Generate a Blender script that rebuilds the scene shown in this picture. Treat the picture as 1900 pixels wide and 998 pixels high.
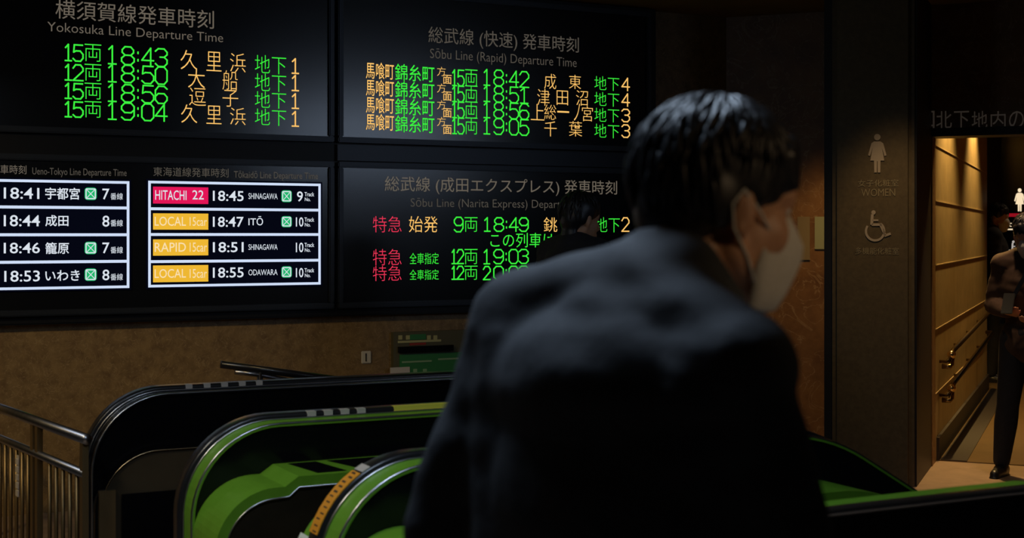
import bpy, bmesh, math, random
from mathutils import Vector, Matrix, Euler
random.seed(7)
for o in list(bpy.data.objects):
    bpy.data.objects.remove(o)
SC = bpy.context.scene
COL = SC.collection
R = math.radians

# ------------------------------------------------------------------ camera
FPX, CX, HZ, EYE = 2600.0, 950.0, 435.0, 1.553      # focal length in px, axis, horizon row, eye height
cd = bpy.data.cameras.new('camera')
cam = bpy.data.objects.new('camera', cd)
COL.objects.link(cam)
cam.location = (0, 0, EYE)
cam.rotation_euler = (R(90), 0, 0)
cd.sensor_width = 36.0
cd.lens = 36.0 * FPX / 1900.0
cd.shift_y = -(499.0 - HZ) / 1900.0
cd.clip_start = 0.05
cd.clip_end = 80
cd.dof.use_dof = True
cd.dof.focus_distance = 8.3
cd.dof.aperture_fstop = 4.5
SC.camera = cam

# ------------------------------------------------------------------ world, exposure, lights
w = bpy.data.worlds.new('world')
SC.world = w
w.use_nodes = True
w.node_tree.nodes['Background'].inputs[0].default_value = (0.5, 0.55, 0.7, 1)
w.node_tree.nodes['Background'].inputs[1].default_value = 0.0012
SC.view_settings.view_transform = 'Standard'
SC.view_settings.look = 'None'
SC.view_settings.exposure = 0.0
SC.view_settings.gamma = 1.0
SC.view_settings.use_curve_mapping = False


def light(name, kind, loc, energy, color, size=0.3, size_y=None, target=None, spot=None, blend=0.6):
    l = bpy.data.lights.new(name, kind)
    l.energy = energy
    l.color = color
    if kind == 'AREA':
        l.size = size
        if size_y:
            l.shape = 'RECTANGLE'
            l.size_y = size_y
    else:
        l.shadow_soft_size = size
    if kind == 'SPOT':
        l.spot_size = R(spot)
        l.spot_blend = blend
    o = bpy.data.objects.new(name, l)
    COL.objects.link(o)
    o.location = loc
    tgt = Vector(target) if target else Vector(loc) + Vector((0, 0, -1))
    o.rotation_euler = (tgt - Vector(loc)).to_track_quat('-Z', 'Y').to_euler()
    return o


WARM = (1.0, 0.72, 0.30)
COOL = (0.62, 0.78, 1.0)
# cool hall lighting over the walkway in front of the escalators
light('hall_light', 'AREA', (-0.2, 2.62, 3.05), 30.0, COOL, 0.8, 0.4, target=(-0.1, 2.3, 0))
hl = light('hall_light', 'AREA', (6.5, 2.0, 2.95), 1.5, (0.60, 0.75, 1.0), 2.2, 0.6, target=(-0.6, 8.4, 2.05))
hl.data.spread = R(36)
light('hall_light', 'AREA', (-2.6, 4.3, 3.05), 9.0, COOL, 0.6, 0.4, target=(-2.0, 5.4, 0.8))
# added narrow warm fill on the passer-by's head, from the camera's right
light('face_fill_spot', 'SPOT', (1.9, 0.7, 2.3), 22.0, (1.0, 0.68, 0.38), 0.1, target=(0.40, 1.9, 1.53), spot=17, blend=0.7)
# warm downlights in the hall in front of the board wall
light('lane_downlight', 'SPOT', (-3.3, 3.7, 3.0), 190, WARM, 0.15, target=(-2.9, 7.1, 0.75), spot=62, blend=0.9)
light('lane_downlight', 'SPOT', (-1.3, 4.9, 3.0), 30, WARM, 0.15, target=(-0.9, 8.0, 0.8), spot=60, blend=0.9)
# neutral light over the escalator entrance
light('entrance_downlight', 'SPOT', (-2.3, 3.3, 3.0), 100, (1.0, 0.90, 0.66), 0.2, target=(-0.9, 4.6, 0.75), spot=56, blend=0.8)
light('rim_fill_spot', 'SPOT', (1.6, 3.7, 3.0), 16, (1.0, 0.92, 0.75), 0.1, target=(1.7, 3.8, 0.9), spot=42, blend=0.8)  # added fill spot that brightens the nearest green rim
# warm downlights before the restroom wall, over the threshold and along the corridor wall
light('wall_downlight', 'SPOT', (2.0, 9.0, 3.0), 120, (1.0, 0.58, 0.2), 0.08, target=(2.1, 9.45, 1.0), spot=48, blend=1.0)
light('pillar_downlight', 'SPOT', (2.05, 7.6, 3.0), 34, (1.0, 0.72, 0.38), 0.1, target=(2.35, 8.6, 1.5), spot=40, blend=0.9)
light('threshold_downlight', 'SPOT', (3.1, 8.8, 3.0), 80, (1.0, 0.66, 0.40), 0.05, target=(3.0, 9.0, 0.0), spot=34, blend=0.5)

# ------------------------------------------------------------------ frames of reference
TH = R(62.8)
DX, DY = math.sin(TH), math.cos(TH)          # direction along escalators and board wall
NX, NY = -DY, DX                              # away from the camera, square to the board wall


def E(t, c, z):
    return Vector((DX * t + NX * c, DY * t + NY * c, z))


def px_board(px, py, c):
    """photo position -> (t, z) on the upright plane at distance c."""
    xn = (px - CX) / FPX
    zz = c / (NX * xn + NY)
    return DX * xn * zz + DY * zz, EYE + (HZ - py) / FPX * zz


def px_depth(px, py, depth):
    return Vector(((px - CX) / FPX * depth, depth, EYE + (HZ - py) / FPX * depth))


QA = R(22.7)
Q = Vector((math.sin(QA), math.cos(QA), 0))      # down the restroom corridor
RW = Vector((math.cos(QA), -math.sin(QA), 0))    # along the restroom wall, to the right
JAMB = Vector(((1730 - CX) / FPX * 9.39, 9.39, 0))


def F(r, q, z):
    return JAMB + RW * r + Q * q + Vector((0, 0, z))


def px_wall(px, py, q=0.0):
    """photo position -> (r, z) on the plane parallel to the restroom wall at corridor depth q."""
    a, b = (px - CX) / FPX, 1.0
    base = JAMB + Q * q
    # (base + RW r) is along (a,1)
    r = (a * base.y - base.x) / (RW.x - a * RW.y)
    dep = base.y + RW.y * r
    return r, EYE + (HZ - py) / FPX * dep


# ------------------------------------------------------------------ materials
MATS = {}


def mat(name, col, rough=0.5, metal=0.0, emit=None, estr=1.0, spec=0.5, coat=0.0):
    if name in MATS:
        return MATS[name]
    m = bpy.data.materials.new(name)
    m.use_nodes = True
    b = m.node_tree.nodes['Principled BSDF']
    b.inputs['Base Color'].default_value = (*col, 1)
    b.inputs['Roughness'].default_value = rough
    b.inputs['Metallic'].default_value = metal
    b.inputs['Specular IOR Level'].default_value = spec
    b.inputs['Coat Weight'].default_value = coat
    if emit:
        b.inputs['Emission Color'].default_value = (*emit, 1)
        b.inputs['Emission Strength'].default_value = estr
    MATS[name] = m
    return m


def noisy(name, c1, c2, scale=5.0, rough=0.5, detail=8.0, vein=None, bump=0.0, metal=0.0, rough_var=0.0, joints=None, spec=0.5):
    m = mat(name, c1, rough, metal, spec=spec)
    nt = m.node_tree
    N, L = nt.nodes, nt.links
    b = N['Principled BSDF']
    tc = N.new('ShaderNodeTexCoord')
    no = N.new('ShaderNodeTexNoise')
    no.inputs['Scale'].default_value = scale
    no.inputs['Detail'].default_value = detail
    no.inputs['Roughness'].default_value = 0.65
    L.new(tc.outputs['Object'], no.inputs['Vector'])
    rp = N.new('ShaderNodeValToRGB')
    rp.color_ramp.elements[0].position = 0.3
    rp.color_ramp.elements[1].position = 0.72
    rp.color_ramp.elements[0].color = (*c1, 1)
    rp.color_ramp.elements[1].color = (*c2, 1)
    L.new(no.outputs['Fac'], rp.inputs['Fac'])
    out = rp.outputs['Color']
    if vein:
        n2 = N.new('ShaderNodeTexNoise')
        n2.inputs['Scale'].default_value = scale * 0.8
        n2.inputs['Detail'].default_value = 6
        n2.inputs['Distortion'].default_value = 2.2
        L.new(tc.outputs['Object'], n2.inputs['Vector'])
        r2 = N.new('ShaderNodeValToRGB')
        e = r2.color_ramp.elements
        e[0].position, e[0].color = 0.485, (0, 0, 0, 1)
        e[1].position, e[1].color = 0.515, (0, 0, 0, 1)
        k = e.new(0.5)
        k.color = (1, 1, 1, 1)
        L.new(n2.outputs['Fac'], r2.inputs['Fac'])
        mx = N.new('ShaderNodeMixRGB')
        L.new(r2.outputs['Color'], mx.inputs['Fac'])
        L.new(out, mx.inputs['Color1'])
        mx.inputs['Color2'].default_value = (*vein, 1)
        out = mx.outputs['Color']
    L.new(out, b.inputs['Base Color'])
    if bump:
        bp = N.new('ShaderNodeBump')
        bp.inputs['Strength'].default_value = bump
        bp.inputs['Distance'].default_value = 0.01
        L.new(no.outputs['Fac'], bp.inputs['Height'])
        L.new(bp.outputs['Normal'], b.inputs['Normal'])
    return m


M_STONE = noisy('brown_stone', (0.15, 0.088, 0.034), (0.30, 0.195, 0.08), 16.0, 0.48, vein=(0.36, 0.25, 0.12), bump=0.12)
M_STONE2 = noisy('dark_brown_stone', (0.15, 0.07, 0.024), (0.30, 0.16, 0.06), 5.0, 0.45, vein=(0.36, 0.24, 0.13), bump=0.12)
M_PILLAR = noisy('bronze_cladding', (0.13, 0.085, 0.034), (0.18, 0.12, 0.05), 30.0, 0.5, detail=3)
M_DARKSTRIP = mat('dark_bronze', (0.018, 0.013, 0.012), 0.5)
M_CORR = noisy('corridor_stone', (0.34, 0.25, 0.12), (0.46, 0.35, 0.18), 6.0, 0.5, bump=0.1)
M_JOINT = mat('pale_joint', (0.50, 0.39, 0.22), 0.6)
M_CEIL = noisy('ceiling_panel', (0.20, 0.13, 0.06), (0.25, 0.17, 0.08), 3.0, 0.7)
M_FLOOR = noisy('hall_floor_stone', (0.25, 0.18, 0.13), (0.36, 0.26, 0.19), 9.0, 0.35)
M_FLOOR2 = noisy('corridor_floor_stone', (0.10, 0.062, 0.024), (0.13, 0.082, 0.034), 8.0, 0.35)
M_BLACKGLOSS = mat('black_gloss_panel', (0.004, 0.004, 0.005), 0.16, spec=0.35)
M_BOARDFACE = mat('black_board_face', (0.006, 0.007, 0.010), 0.20, spec=0.5)
M_BOARDBODY = mat('black_board_housing', (0.004, 0.004, 0.005), 0.45, spec=0.3)
M_BOARDFRAME = mat('dark_board_frame', (0.02, 0.024, 0.032), 0.38, 0.4)
M_SILVER = mat('brushed_silver', (0.55, 0.55, 0.56), 0.28, 1.0)
M_BRASS = mat('brass_trim', (0.55, 0.40, 0.22), 0.3, 1.0)
M_STEEL = noisy('railing_steel', (0.36, 0.35, 0.37), (0.46, 0.45, 0.46), 40, 0.32, metal=1.0, detail=2)
M_BRONZE = mat('aged_brass_bar', (0.26, 0.18, 0.085), 0.45, 0.8)
M_GREEN = noisy('green_paint', (0.12, 0.30, 0.018), (0.14, 0.34, 0.024), 20, 0.38, detail=2)
M_RUBBER = mat('black_rubber', (0.012, 0.012, 0.014), 0.28, spec=0.6)
M_BROWNPANEL = noisy('smoked_panel', (0.016, 0.010, 0.006), (0.030, 0.021, 0.012), 3, 0.35)
M_BROWNGLASS = noisy('tinted_brown_panel', (0.05, 0.038, 0.022), (0.075, 0.055, 0.032), 2.5, 0.35)


def em(name, col, s=1.0):
    return mat(name, (0.0, 0.0, 0.0), 0.6, 0.0, col, s, spec=0.0)


L_GREEN = em('led_green', (0.045, 0.86, 0.05), 1.0)
L_AMBER = em('led_amber', (1.0, 0.56, 0.15), 1.0)
L_RED = em('led_red', (0.95, 0.045, 0.11), 0.85)
L_TITLE = em('backlit_title', (0.37, 0.31, 0.24), 0.36)
L_TITLE2 = em('backlit_title_dim', (0.37, 0.32, 0.26), 0.21)
L_WHITE = em('screen_white', (0.74, 0.80, 0.88), 0.95)
L_BORDER = em('screen_border_white', (0.62, 0.72, 0.92), 1.0)
L_DARK = em('screen_dark', (0.0015, 0.002, 0.006), 1.0)
L_PINK = em('tag_red', (0.80, 0.008, 0.10), 0.95)
L_YELLOW = em('tag_yellow', (0.90, 0.50, 0.035), 0.95)
L_TAGTEXT = em('tag_lettering', (0.95, 0.74, 0.42), 1.0)
L_ICON = em('icon_green', (0.015, 0.50, 0.16), 0.95)


# ------------------------------------------------------------------ mesh helpers
def link_mesh(name, me, m=None, parent=None, smooth=False):
    o = bpy.data.objects.new(name, me)
    COL.objects.link(o)
    if m is not None:
        for mm in (m if isinstance(m, (list, tuple)) else [m]):
            me.materials.append(mm)
    if smooth:
        for p in me.polygons:
            p.use_smooth = True
    if parent is not None:
        o.parent = parent
        o.matrix_parent_inverse = WORLD_OF[parent.name].inverted()
    WORLD_OF[o.name] = Matrix.Identity(4)
    return o


WORLD_OF = {}


def build(name, bm, m, parent=None, smooth=False, recalc=True):
    if recalc:
        bmesh.ops.recalc_face_normals(bm, faces=bm.faces)
    me = bpy.data.meshes.new(name)
    bm.to_mesh(me)
    bm.free()
    return link_mesh(name, me, m, parent, smooth)


def empty(name, loc):
    o = bpy.data.objects.new(name, None)
    COL.objects.link(o)
    o.location = loc
    o.empty_display_size = 0.1
    WORLD_OF[o.name] = Matrix.Translation(loc)
    return o


def tag(o, label=None, cat=None, group=None, kind=None):
    if label:
        o['label'] = label
    if cat:
        o['category'] = cat
    if group:
        o['group'] = group
    if kind:
        o['kind'] = kind
    return o


def struct(o):
    o['kind'] = 'structure'
    return o


def hexa(bm, pts, mi=0):
    """box from 8 points: bottom loop of 4, top loop of 4."""
    v = [bm.verts.new(p) for p in pts]
    for f in ((3, 2, 1, 0), (4, 5, 6, 7), (0, 1, 5, 4), (1, 2, 6, 5), (2, 3, 7, 6), (3, 0, 4, 7)):
        bm.faces.new([v[i] for i in f]).material_index = mi


def boxE(bm, t0, t1, c0, c1, z0, z1, mi=0):
    hexa(bm, [E(t0, c0, z0), E(t1, c0, z0), E(t1, c1, z0), E(t0, c1, z0), E(t0, c0, z1), E(t1, c0, z1), E(t1, c1, z1), E(t0, c1, z1)], mi)


def boxF(bm, r0, r1, q0, q1, z0, z1, mi=0):
    hexa(bm, [F(r0, q0, z0), F(r1, q0, z0), F(r1, q1, z0), F(r0, q1, z0), F(r0, q0, z1), F(r1, q0, z1), F(r1, q1, z1), F(r0, q1, z1)], mi)


def BM():
    return bmesh.new()


def frame_axes(d):
    d = d.normalized()
    u = d.cross(Vector((0, 0, 1)))
    if u.length < 1e-4:
        u = Vector((1, 0, 0))
    u.normalize()
    return u, d.cross(u).normalized()


def tube(bm, pts, rad, seg=12, cap=True, mi=0):
    pts = [Vector(p) for p in pts]
    rads = rad if isinstance(rad, (list, tuple)) else [rad] * len(pts)
    rings = []
    u0 = None
    for i, p in enumerate(pts):
        d = (pts[min(i + 1, len(pts) - 1)] - pts[max(i - 1, 0)])
        if u0 is None:
            u, v = frame_axes(d)
        else:
            dn = d.normalized()
            u = (u0 - dn * u0.dot(dn)).normalized()
            v = dn.cross(u).normalized()
        u0 = u
        rings.append([bm.verts.new(p + (u * math.cos(a) + v * math.sin(a)) * rads[i]) for a in [2 * math.pi * k / seg for k in range(seg)]])
    for a, b in zip(rings, rings[1:]):
        for k in range(seg):
            bm.faces.new((a[k], a[(k + 1) % seg], b[(k + 1) % seg], b[k])).material_index = mi
    if cap:
        bm.faces.new(list(reversed(rings[0]))).material_index = mi
        bm.faces.new(rings[-1]).material_index = mi


def capsule(bm, p0, p1, r0, r1=None, seg=14, flat=None):
    """tapered capsule; flat=(axis vector, factor) squeezes it about its own centre line."""
    p0, p1 = Vector(p0), Vector(p1)
    r1 = r0 if r1 is None else r1
    d = p1 - p0
    if d.length < 1e-5:
        d = Vector((0, 0, 1e-5))
    dn = d.normalized()
    u, v = frame_axes(d)
    rings = []
    n = 4
    for k in range(1, n + 1):
        a = -math.pi / 2 + math.pi / 2 * k / n
        rings.append((p0 + dn * r0 * math.sin(a), r0 * math.cos(a)))
    for k in range(0, n):
        a = math.pi / 2 * k / n
        rings.append((p1 + dn * r1 * math.sin(a), r1 * math.cos(a)))

    def sq(base, p):
        if flat:
            ax = flat[0].normalized()
            o = p - base
            return base + o - ax * o.dot(ax) * (1 - flat[1])
        return p
    vr = []
    for c, r in rings:
        vr.append([bm.verts.new(sq(c, c + (u * math.cos(2 * math.pi * k / seg) + v * math.sin(2 * math.pi * k / seg)) * r)) for k in range(seg)])
    for a, b in zip(vr, vr[1:]):
        for k in range(seg):
            bm.faces.new((a[k], a[(k + 1) % seg], b[(k + 1) % seg], b[k]))
    s = bm.verts.new(p0 - dn * r0)
    e = bm.verts.new(p1 + dn * r1)
    for k in range(seg):
        bm.faces.new((s, vr[0][(k + 1) % seg], vr[0][k]))
        bm.faces.new((e, vr[-1][k], vr[-1][(k + 1) % seg]))


def ellipsoid(bm, c, rad, rot=None, seg=20):
    m = Matrix.Translation(Vector(c))
    if rot is not None:
        m = m @ (rot if isinstance(rot, Matrix) else Euler(rot).to_matrix().to_4x4())
    m = m @ Matrix.Diagonal((rad[0], rad[1], rad[2], 1))
    bmesh.ops.create_uvsphere(bm, u_segments=seg, v_segments=max(8, seg * 2 // 3), radius=1.0, matrix=m)


def remeshed(bm, voxel, smooth=4, factor=0.5):
    bmesh.ops.recalc_face_normals(bm, faces=bm.faces)
    me = bpy.data.meshes.new('tmp')
    bm.to_mesh(me)
    bm.free()
    o = bpy.data.objects.new('tmp', me)
    COL.objects.link(o)
    r = o.modifiers.new('r', 'REMESH')
    r.mode = 'VOXEL'
    r.voxel_size = voxel
    s = o.modifiers.new('s', 'SMOOTH')
    s.iterations = smooth
    s.factor = factor
    dg = bpy.context.evaluated_depsgraph_get()
    dg.update()
    res = bpy.data.meshes.new_from_object(o.evaluated_get(dg))
    bpy.data.objects.remove(o)
    bpy.data.meshes.remove(me)
    return res


# ------------------------------------------------------------------ lettering
def glyphs(s, offset=0.0, res=3):
    c = bpy.data.curves.new('txt', 'FONT')
    c.body = s
    c.size = 1.0
    c.offset = offset
    c.resolution_u = res
    o = bpy.data.objects.new('txt', c)
    COL.objects.link(o)
    dg = bpy.context.evaluated_depsgraph_get()
    dg.update()
    me = bpy.data.meshes.new_from_object(o.evaluated_get(dg))
    V = [(v.co.x, v.co.y) for v in me.vertices]
    Fc = [tuple(p.vertices) for p in me.polygons]
    bpy.data.objects.remove(o)
    bpy.data.curves.remove(c)
    bpy.data.meshes.remove(me)
    return V, Fc


_h = glyphs('H')[0]
CAP = max(p[1] for p in _h)


def place_text(bm, s, x0, x1, z0, z1, to3, offset=0.0, base=False, mi=0, res=3):
    """lay the writing s into the box x0..x1, z0..z1 of a plane (to3 turns plane coordinates into the place)."""
    V, Fc = glyphs(s, offset, res)
    if not V:
        return
    xs, ys = [p[0] for p in V], [p[1] for p in V]
    ax, bx = min(xs), max(xs)
    ay, by = (0.0, CAP) if base else (min(ys), max(ys))
    sx = (x1 - x0) / (bx - ax)
    sy = (z1 - z0) / (by - ay)
    vs = [bm.verts.new(to3(x0 + (p[0] - ax) * sx, z0 + (p[1] - ay) * sy)) for p in V]
    for f in Fc:
        try:
            bm.faces.new([vs[i] for i in f]).material_index = mi
        except ValueError:
            pass


# =================================================================== SETTING
C_WALL, C_HOUSE, C_FACE = 8.14, 8.06, 8.035
CEIL = 3.09
# where the board wall meets the restroom wall
A = JAMB
den = NX * RW.x + NY * RW.y
s_c = (C_WALL - (NX * A.x + NY * A.y)) / den
corner = A + RW * s_c
T_CORNER = DX * corner.x + DY * corner.y

bm = BM()
for (t0, t1, c0, c1) in ((-5, 2.55, -3.5, 17), (7.2, 15, -3.5, 17), (2.55, 7.2, -3.5, 2.35), (2.55, 7.2, 5.95, 17)):
    boxE(bm, t0, t1, c0, c1, -0.12, 0)
struct(build('floor', bm, M_FLOOR))
bm = BM()
boxE(bm, 2.45, 2.55, 2.35, 5.95, -3, -0.12)
boxE(bm, 7.2, 7.3, 2.35, 5.95, -3, -0.12)
boxE(bm, 2.55, 7.2, 2.25, 2.35, -3, -0.12)
boxE(bm, 2.55, 7.2, 5.95, 6.05, -3, -0.12)
boxE(bm, 2.45, 7.3, 2.25, 6.05, -3.1, -3)
struct(build('wall_escalator_well', bm, M_BLACKGLOSS))
bm = BM()
boxE(bm, -5, 15, -3.5, 17, CEIL, CEIL + 0.1)
struct(build('ceiling', bm, M_CEIL))
bm = BM()
boxE(bm, -5, T_CORNER, C_WALL, C_WALL + 0.2, 0, CEIL)
struct(build('wall_back', bm, M_STONE))
# thin upright joints between the slabs of the back wall are real grooves of a darker filler
bm = BM()
r_c, _ = px_wall(1350, 300)
DOORH = 2.228
DOORW = 2.3
boxF(bm, s_c, 0, 0, 0.2, 0, CEIL)
boxF(bm, 0, DOORW, 0, 0.2, DOORH, CEIL)
boxF(bm, DOORW, DOORW + 3, 0, 0.2, 0, CEIL)
struct(build('wall_right', bm, M_STONE2))
bm = BM()
boxF(bm, -0.015, DOORW, -0.02, 0.22, DOORH - 0.02, DOORH + 0.035)
struct(build('trim_1', bm, M_DARKSTRIP))

# corridor to the restrooms
LEN = 5.0
bm = BM()
boxF(bm, -0.2, 0, 0.2, LEN, 0, 3.15)
struct(build('wall_corridor_left', bm, M_CORR))
bm = BM()
for z in (0.46, 0.90, 1.34, 1.78, 2.16):
    boxF(bm, -0.01, 0.003, 0.2, LEN, z, z + 0.007)
struct(build('trim_2', bm, M_JOINT))
bm = BM()
boxF(bm, -2.5, 3.2, 8.0, 8.2, 0, 3.15)
struct(build('wall_corridor_end', bm, M_CORR))
bm = BM()
boxF(bm, DOORW, DOORW + 0.2, 0.2, 8.0, 0, 3.15)
struct(build('wall_corridor_right', bm, M_STONE2))
bm = BM()
boxF(bm, -2.5, DOORW + 0.2, 0.2, 8.2, 3.05, 3.15)
struct(build('ceiling_corridor', bm, M_CEIL))
bm = BM()
boxF(bm, -2.5, DOORW + 0.2, 0.25, 8.0, 0.0, 0.006)
struct(build('floor_corridor', bm, M_FLOOR2))
bm = BM()
boxF(bm, 0.0, 0.02, 0.25, LEN, 0.006, 0.16)
struct(build('baseboard_corridor', bm, M_DARKSTRIP))
bm = BM()
boxF(bm, 0.03, 0.20, 0.25, LEN, 0.006, 0.012)
struct(build('trim_3', bm, M_DARKSTRIP))
for q in (0.95, 3.3):
    p = F(0.13, q, 3.0)
    light('corridor_wall_downlight', 'SPOT', p, 330, (1.0, 0.62, 0.2), 0.02, target=F(0.06, q, 0.4), spot=98, blend=0.8)
light('corridor_downlight', 'SPOT', F(1.0, 6.2, 2.95), 22, (1.0, 0.7, 0.4), 0.05, target=F(1.0, 5.9, 0), spot=90, blend=0.6)

# pillar beside the restroom entrance
rp1, _ = px_wall(1725, 300)
PD, PW = 0.88, 0.50
bm = BM()
boxF(bm, rp1 - PW, rp1, -PD, 0, 0, CEIL)
bmesh.ops.bevel(bm, geom=[e for e in bm.edges if abs((e.verts[0].co - e.verts[1].co).z) > 1], offset=0.035, segments=4, affect='EDGES')
pil = struct(build('pillar', bm, M_PILLAR))
bm = BM()
boxF(bm, rp1 - PW - 0.055, rp1 - PW, -PD + 0.06, 0, 0, CEIL)
struct(build('trim_4', bm, M_DARKSTRIP))
bm = BM()
boxF(bm, rp1, rp1 + 0.012, -PD + 0.05, 0, 0, CEIL)
struct(build('trim_5', bm, M_DARKSTRIP))

# =================================================================== DEPARTURE BOARDS
t_r, _ = px_board(1218, 300, C_HOUSE)
t_l = px_board(-330, 300, C_HOUSE)[0]
z_b = (px_board(0, 605, C_HOUSE)[1] + px_board(860, 580, C_HOUSE)[1]) / 2
bm = BM()
boxE(bm, t_l, t_r, C_HOUSE, C_WALL, z_b, CEIL)
bmesh.ops.bevel(bm, geom=bm.edges[:], offset=0.008, segments=2, affect='EDGES')
house = build('board_housing', bm, M_BOARDBODY)
tag(house, 'long black wall housing that carries all the departure boards', 'housing')


def B3(c):
    return lambda t, z: E(t, c, z)


def board(name, x0, x1, zt, zb, label, group='departure boards'):
    """panel from column x0 to x1 (measured at its face) with raised frame and glossy face."""
    ta, tb = px_board(x0, 300, C_FACE)[0], px_board(x1, 300, C_FACE)[0]
    root = empty(name, E((ta + tb) / 2, C_HOUSE - 0.02, zb))
    tag(root, label, 'departure board', group)
    bm = BM()
    fw = 0.034
    for (a, b, c, d) in ((ta, tb, zb, zb + fw), (ta, tb, zt - fw, zt), (ta, ta + fw, zb + fw, zt - fw), (tb - fw, tb, zb + fw, zt - fw)):
        boxE(bm, a, b, C_FACE - 0.022, C_HOUSE - 0.001, c, d)
    bmesh.ops.bevel(bm, geom=bm.edges[:], offset=0.006, segments=2, affect='EDGES')
    build('frame', bm, M_BOARDFRAME, root)
    bm = BM()
    boxE(bm, ta + fw, tb - fw, C_FACE, C_HOUSE - 0.001, zb + fw, zt - fw)
    build('face', bm, M_BOARDFACE, root)
    return root


def pbox(x0, ya, x1, yb, c=C_FACE - 0.003):
    """photo box -> t0, t1, z0, z1 on the board face."""
    xm = (x0 + x1) / 2
    t0, t1 = px_board(x0, ya, c)[0], px_board(x1, ya, c)[0]
    return t0, t1, px_board(xm, yb, c)[1], px_board(xm, ya, c)[1]


LED = {
    '0': [[(.25, 1), (.75, 1), (1, .8), (1, .2), (.75, 0), (.25, 0), (0, .2), (0, .8), (.25, 1)]],
    '1': [[(.12, .8), (.5, 1), (.5, 0)], [(.08, 0), (.92, 0)]],
    '2': [[(0, .78), (.25, 1), (.75, 1), (1, .8), (1, .62), (0, 0), (1, 0)]],
    '3': [[(0, .85), (.25, 1), (.75, 1), (1, .82), (1, .68), (.75, .53), (.4, .53)], [(.75, .53), (1, .38), (1, .18), (.75, 0), (.25, 0), (0, .15)]],
    '4': [[(.75, 0), (.75, 1), (0, .3), (1, .3)]],
    '5': [[(.95, 1), (.12, 1), (.06, .55), (.3, .63), (.72, .63), (1, .43), (1, .2), (.75, 0), (.25, 0), (0, .15)]],
    '6': [[(1, .85), (.75, 1), (.28, 1), (0, .75), (0, .2), (.25, 0), (.75, 0), (1, .2), (1, .38), (.75, .57), (.25, .57), (0, .4)]],
    '8': [[(.27, .53), (.05, .68), (.05, .83), (.27, 1), (.73, 1), (.95, .83), (.95, .68), (.73, .53), (.27, .53), (0, .36), (0, .18), (.27, 0), (.73, 0), (1, .18), (1, .36), (.73, .53)]],
    '9': [[(0, .15), (.25, 0), (.72, 0), (1, .25), (1, .8), (.75, 1), (.25, 1), (0, .8), (0, .62), (.25, .43), (.75, .43), (1, .6)]],
    ':': [[(.5, .66), (.5, .74)], [(.5, .24), (.5, .32)]]}


def led_number(bm, s, x0, x1, z0, z1, to3, mi=0, th=0.0042):
    """thin-stroke figures as the lamp matrix shows them."""
    w_ = x1 - x0
    if len(s) == 5:
        cells = [(0, .15), (.23, .44), (.47, .54), (.57, .77), (.8, 1)]
    elif len(s) == 2:
        cells = [(0, .40), (.46, 1)]
    else:
        cells = [(0, 1)]
    for ch, (a, b) in zip(s, cells):
        for pl_ in LED[ch]:
            P = [Vector((x0 + w_ * (a + (b - a) * u), z0 + (z1 - z0) * v)) for u, v in pl_]
            for p, q in zip(P, P[1:]):
                d = (q - p).normalized()
                n = Vector((-d.y, d.x)) * th
                e = d * th * 0.8
                bm.faces.new([bm.verts.new(to3(*v)) for v in (p - e - n, q + e - n, q + e + n, p - e + n)]).material_index = mi


def led_row(name, parent, parts):
    """one row of a lamp board: a part whose pieces (car count, time, ...) are its sub-parts."""
    c = C_FACE - 0.003
    t, z = pbox(*parts[0][1][0][1:5])[0], pbox(*parts[0][1][0][1:5])[2]
    row = empty(name, E(t, c, z))
    row.parent = parent
    row.matrix_parent_inverse = WORLD_OF[parent.name].inverted()
    for nm, items in parts:
        write(nm + '_lettering', row, items)
    return row


def write(name, parent, items, c=C_FACE - 0.003):
    """items: (writing, x0, ytop, x1, ybottom, material, stroke offset, cap-height flag) -> ONE mesh."""
    bm = BM()
    ms = []
    for it in items:
        s, x0, ya, x1, yb, m = it[:6]
        off = it[6] if len(it) > 6 else 0.0
        base = it[7] if len(it) > 7 else False
        if m not in ms:
            ms.append(m)
        t0, t1, z0, z1 = pbox(x0, ya, x1, yb, c)
        if off == 'LED':
            led_number(bm, s, t0, t1, z0, z1, B3(c), ms.index(m))
            continue
        place_text(bm, s, t0, t1, z0, z1, B3(c), off, base, ms.index(m))
    return build(name, bm, ms, parent, recalc=False)


z_mid_hi = px_board(622, 264, C_FACE)[1]
z_mid_lo = px_board(622, 300, C_FACE)[1]
z_low = z_b + 0.05
z_top = CEIL - 0.03
THIN = -0.012
# upper left: Yokosuka line
yo = board('departure_board', -300, 619, z_top, z_mid_hi, 'upper left departure board with green and amber lights, headed Yokosuka Line')
write('title_lettering', yo, [('横須賀線発車時刻', 103, 9, 397, 44, L_TITLE, 0.0)])
write('subtitle_lettering', yo, [('Yokosuka Line Departure Time', 88, 51, 414, 68, L_TITLE, -0.006, True)])
rows = [
    (('15両', 119, 82, 188, 114), ('18:43', 200, 88, 310, 121), [('久', 335, 93, 366, 129), ('里', 383, 96, 411, 132), ('浜', 427, 99, 456, 134)], ('地下', 473, 103, 531, 137), ('1', 541, 109, 555, 136)),
    (('12両', 119, 119, 188, 150), ('18:50', 200, 122, 310, 154), [('大', 349, 127, 380, 163), ('船', 413, 131, 441, 167)], ('地下', 473, 137, 531, 170), ('1', 541, 140, 555, 168)),
    (('15両', 119, 154, 188, 184), ('18:56', 200, 158, 310, 190), [('逗', 351, 163, 382, 196), ('子', 413, 167, 442, 198)], ('地下', 473, 170, 531, 201), ('1', 541, 174, 555, 201)),
    (('15両', 119, 188, 188, 218), ('19:04', 200, 192, 310, 223), [('久', 336, 194, 366, 228), ('里', 383, 196, 411, 230), ('浜', 427, 200, 456, 232)], ('地下', 473, 202, 531, 233), ('1', 541, 207, 555, 234)),
]
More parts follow.
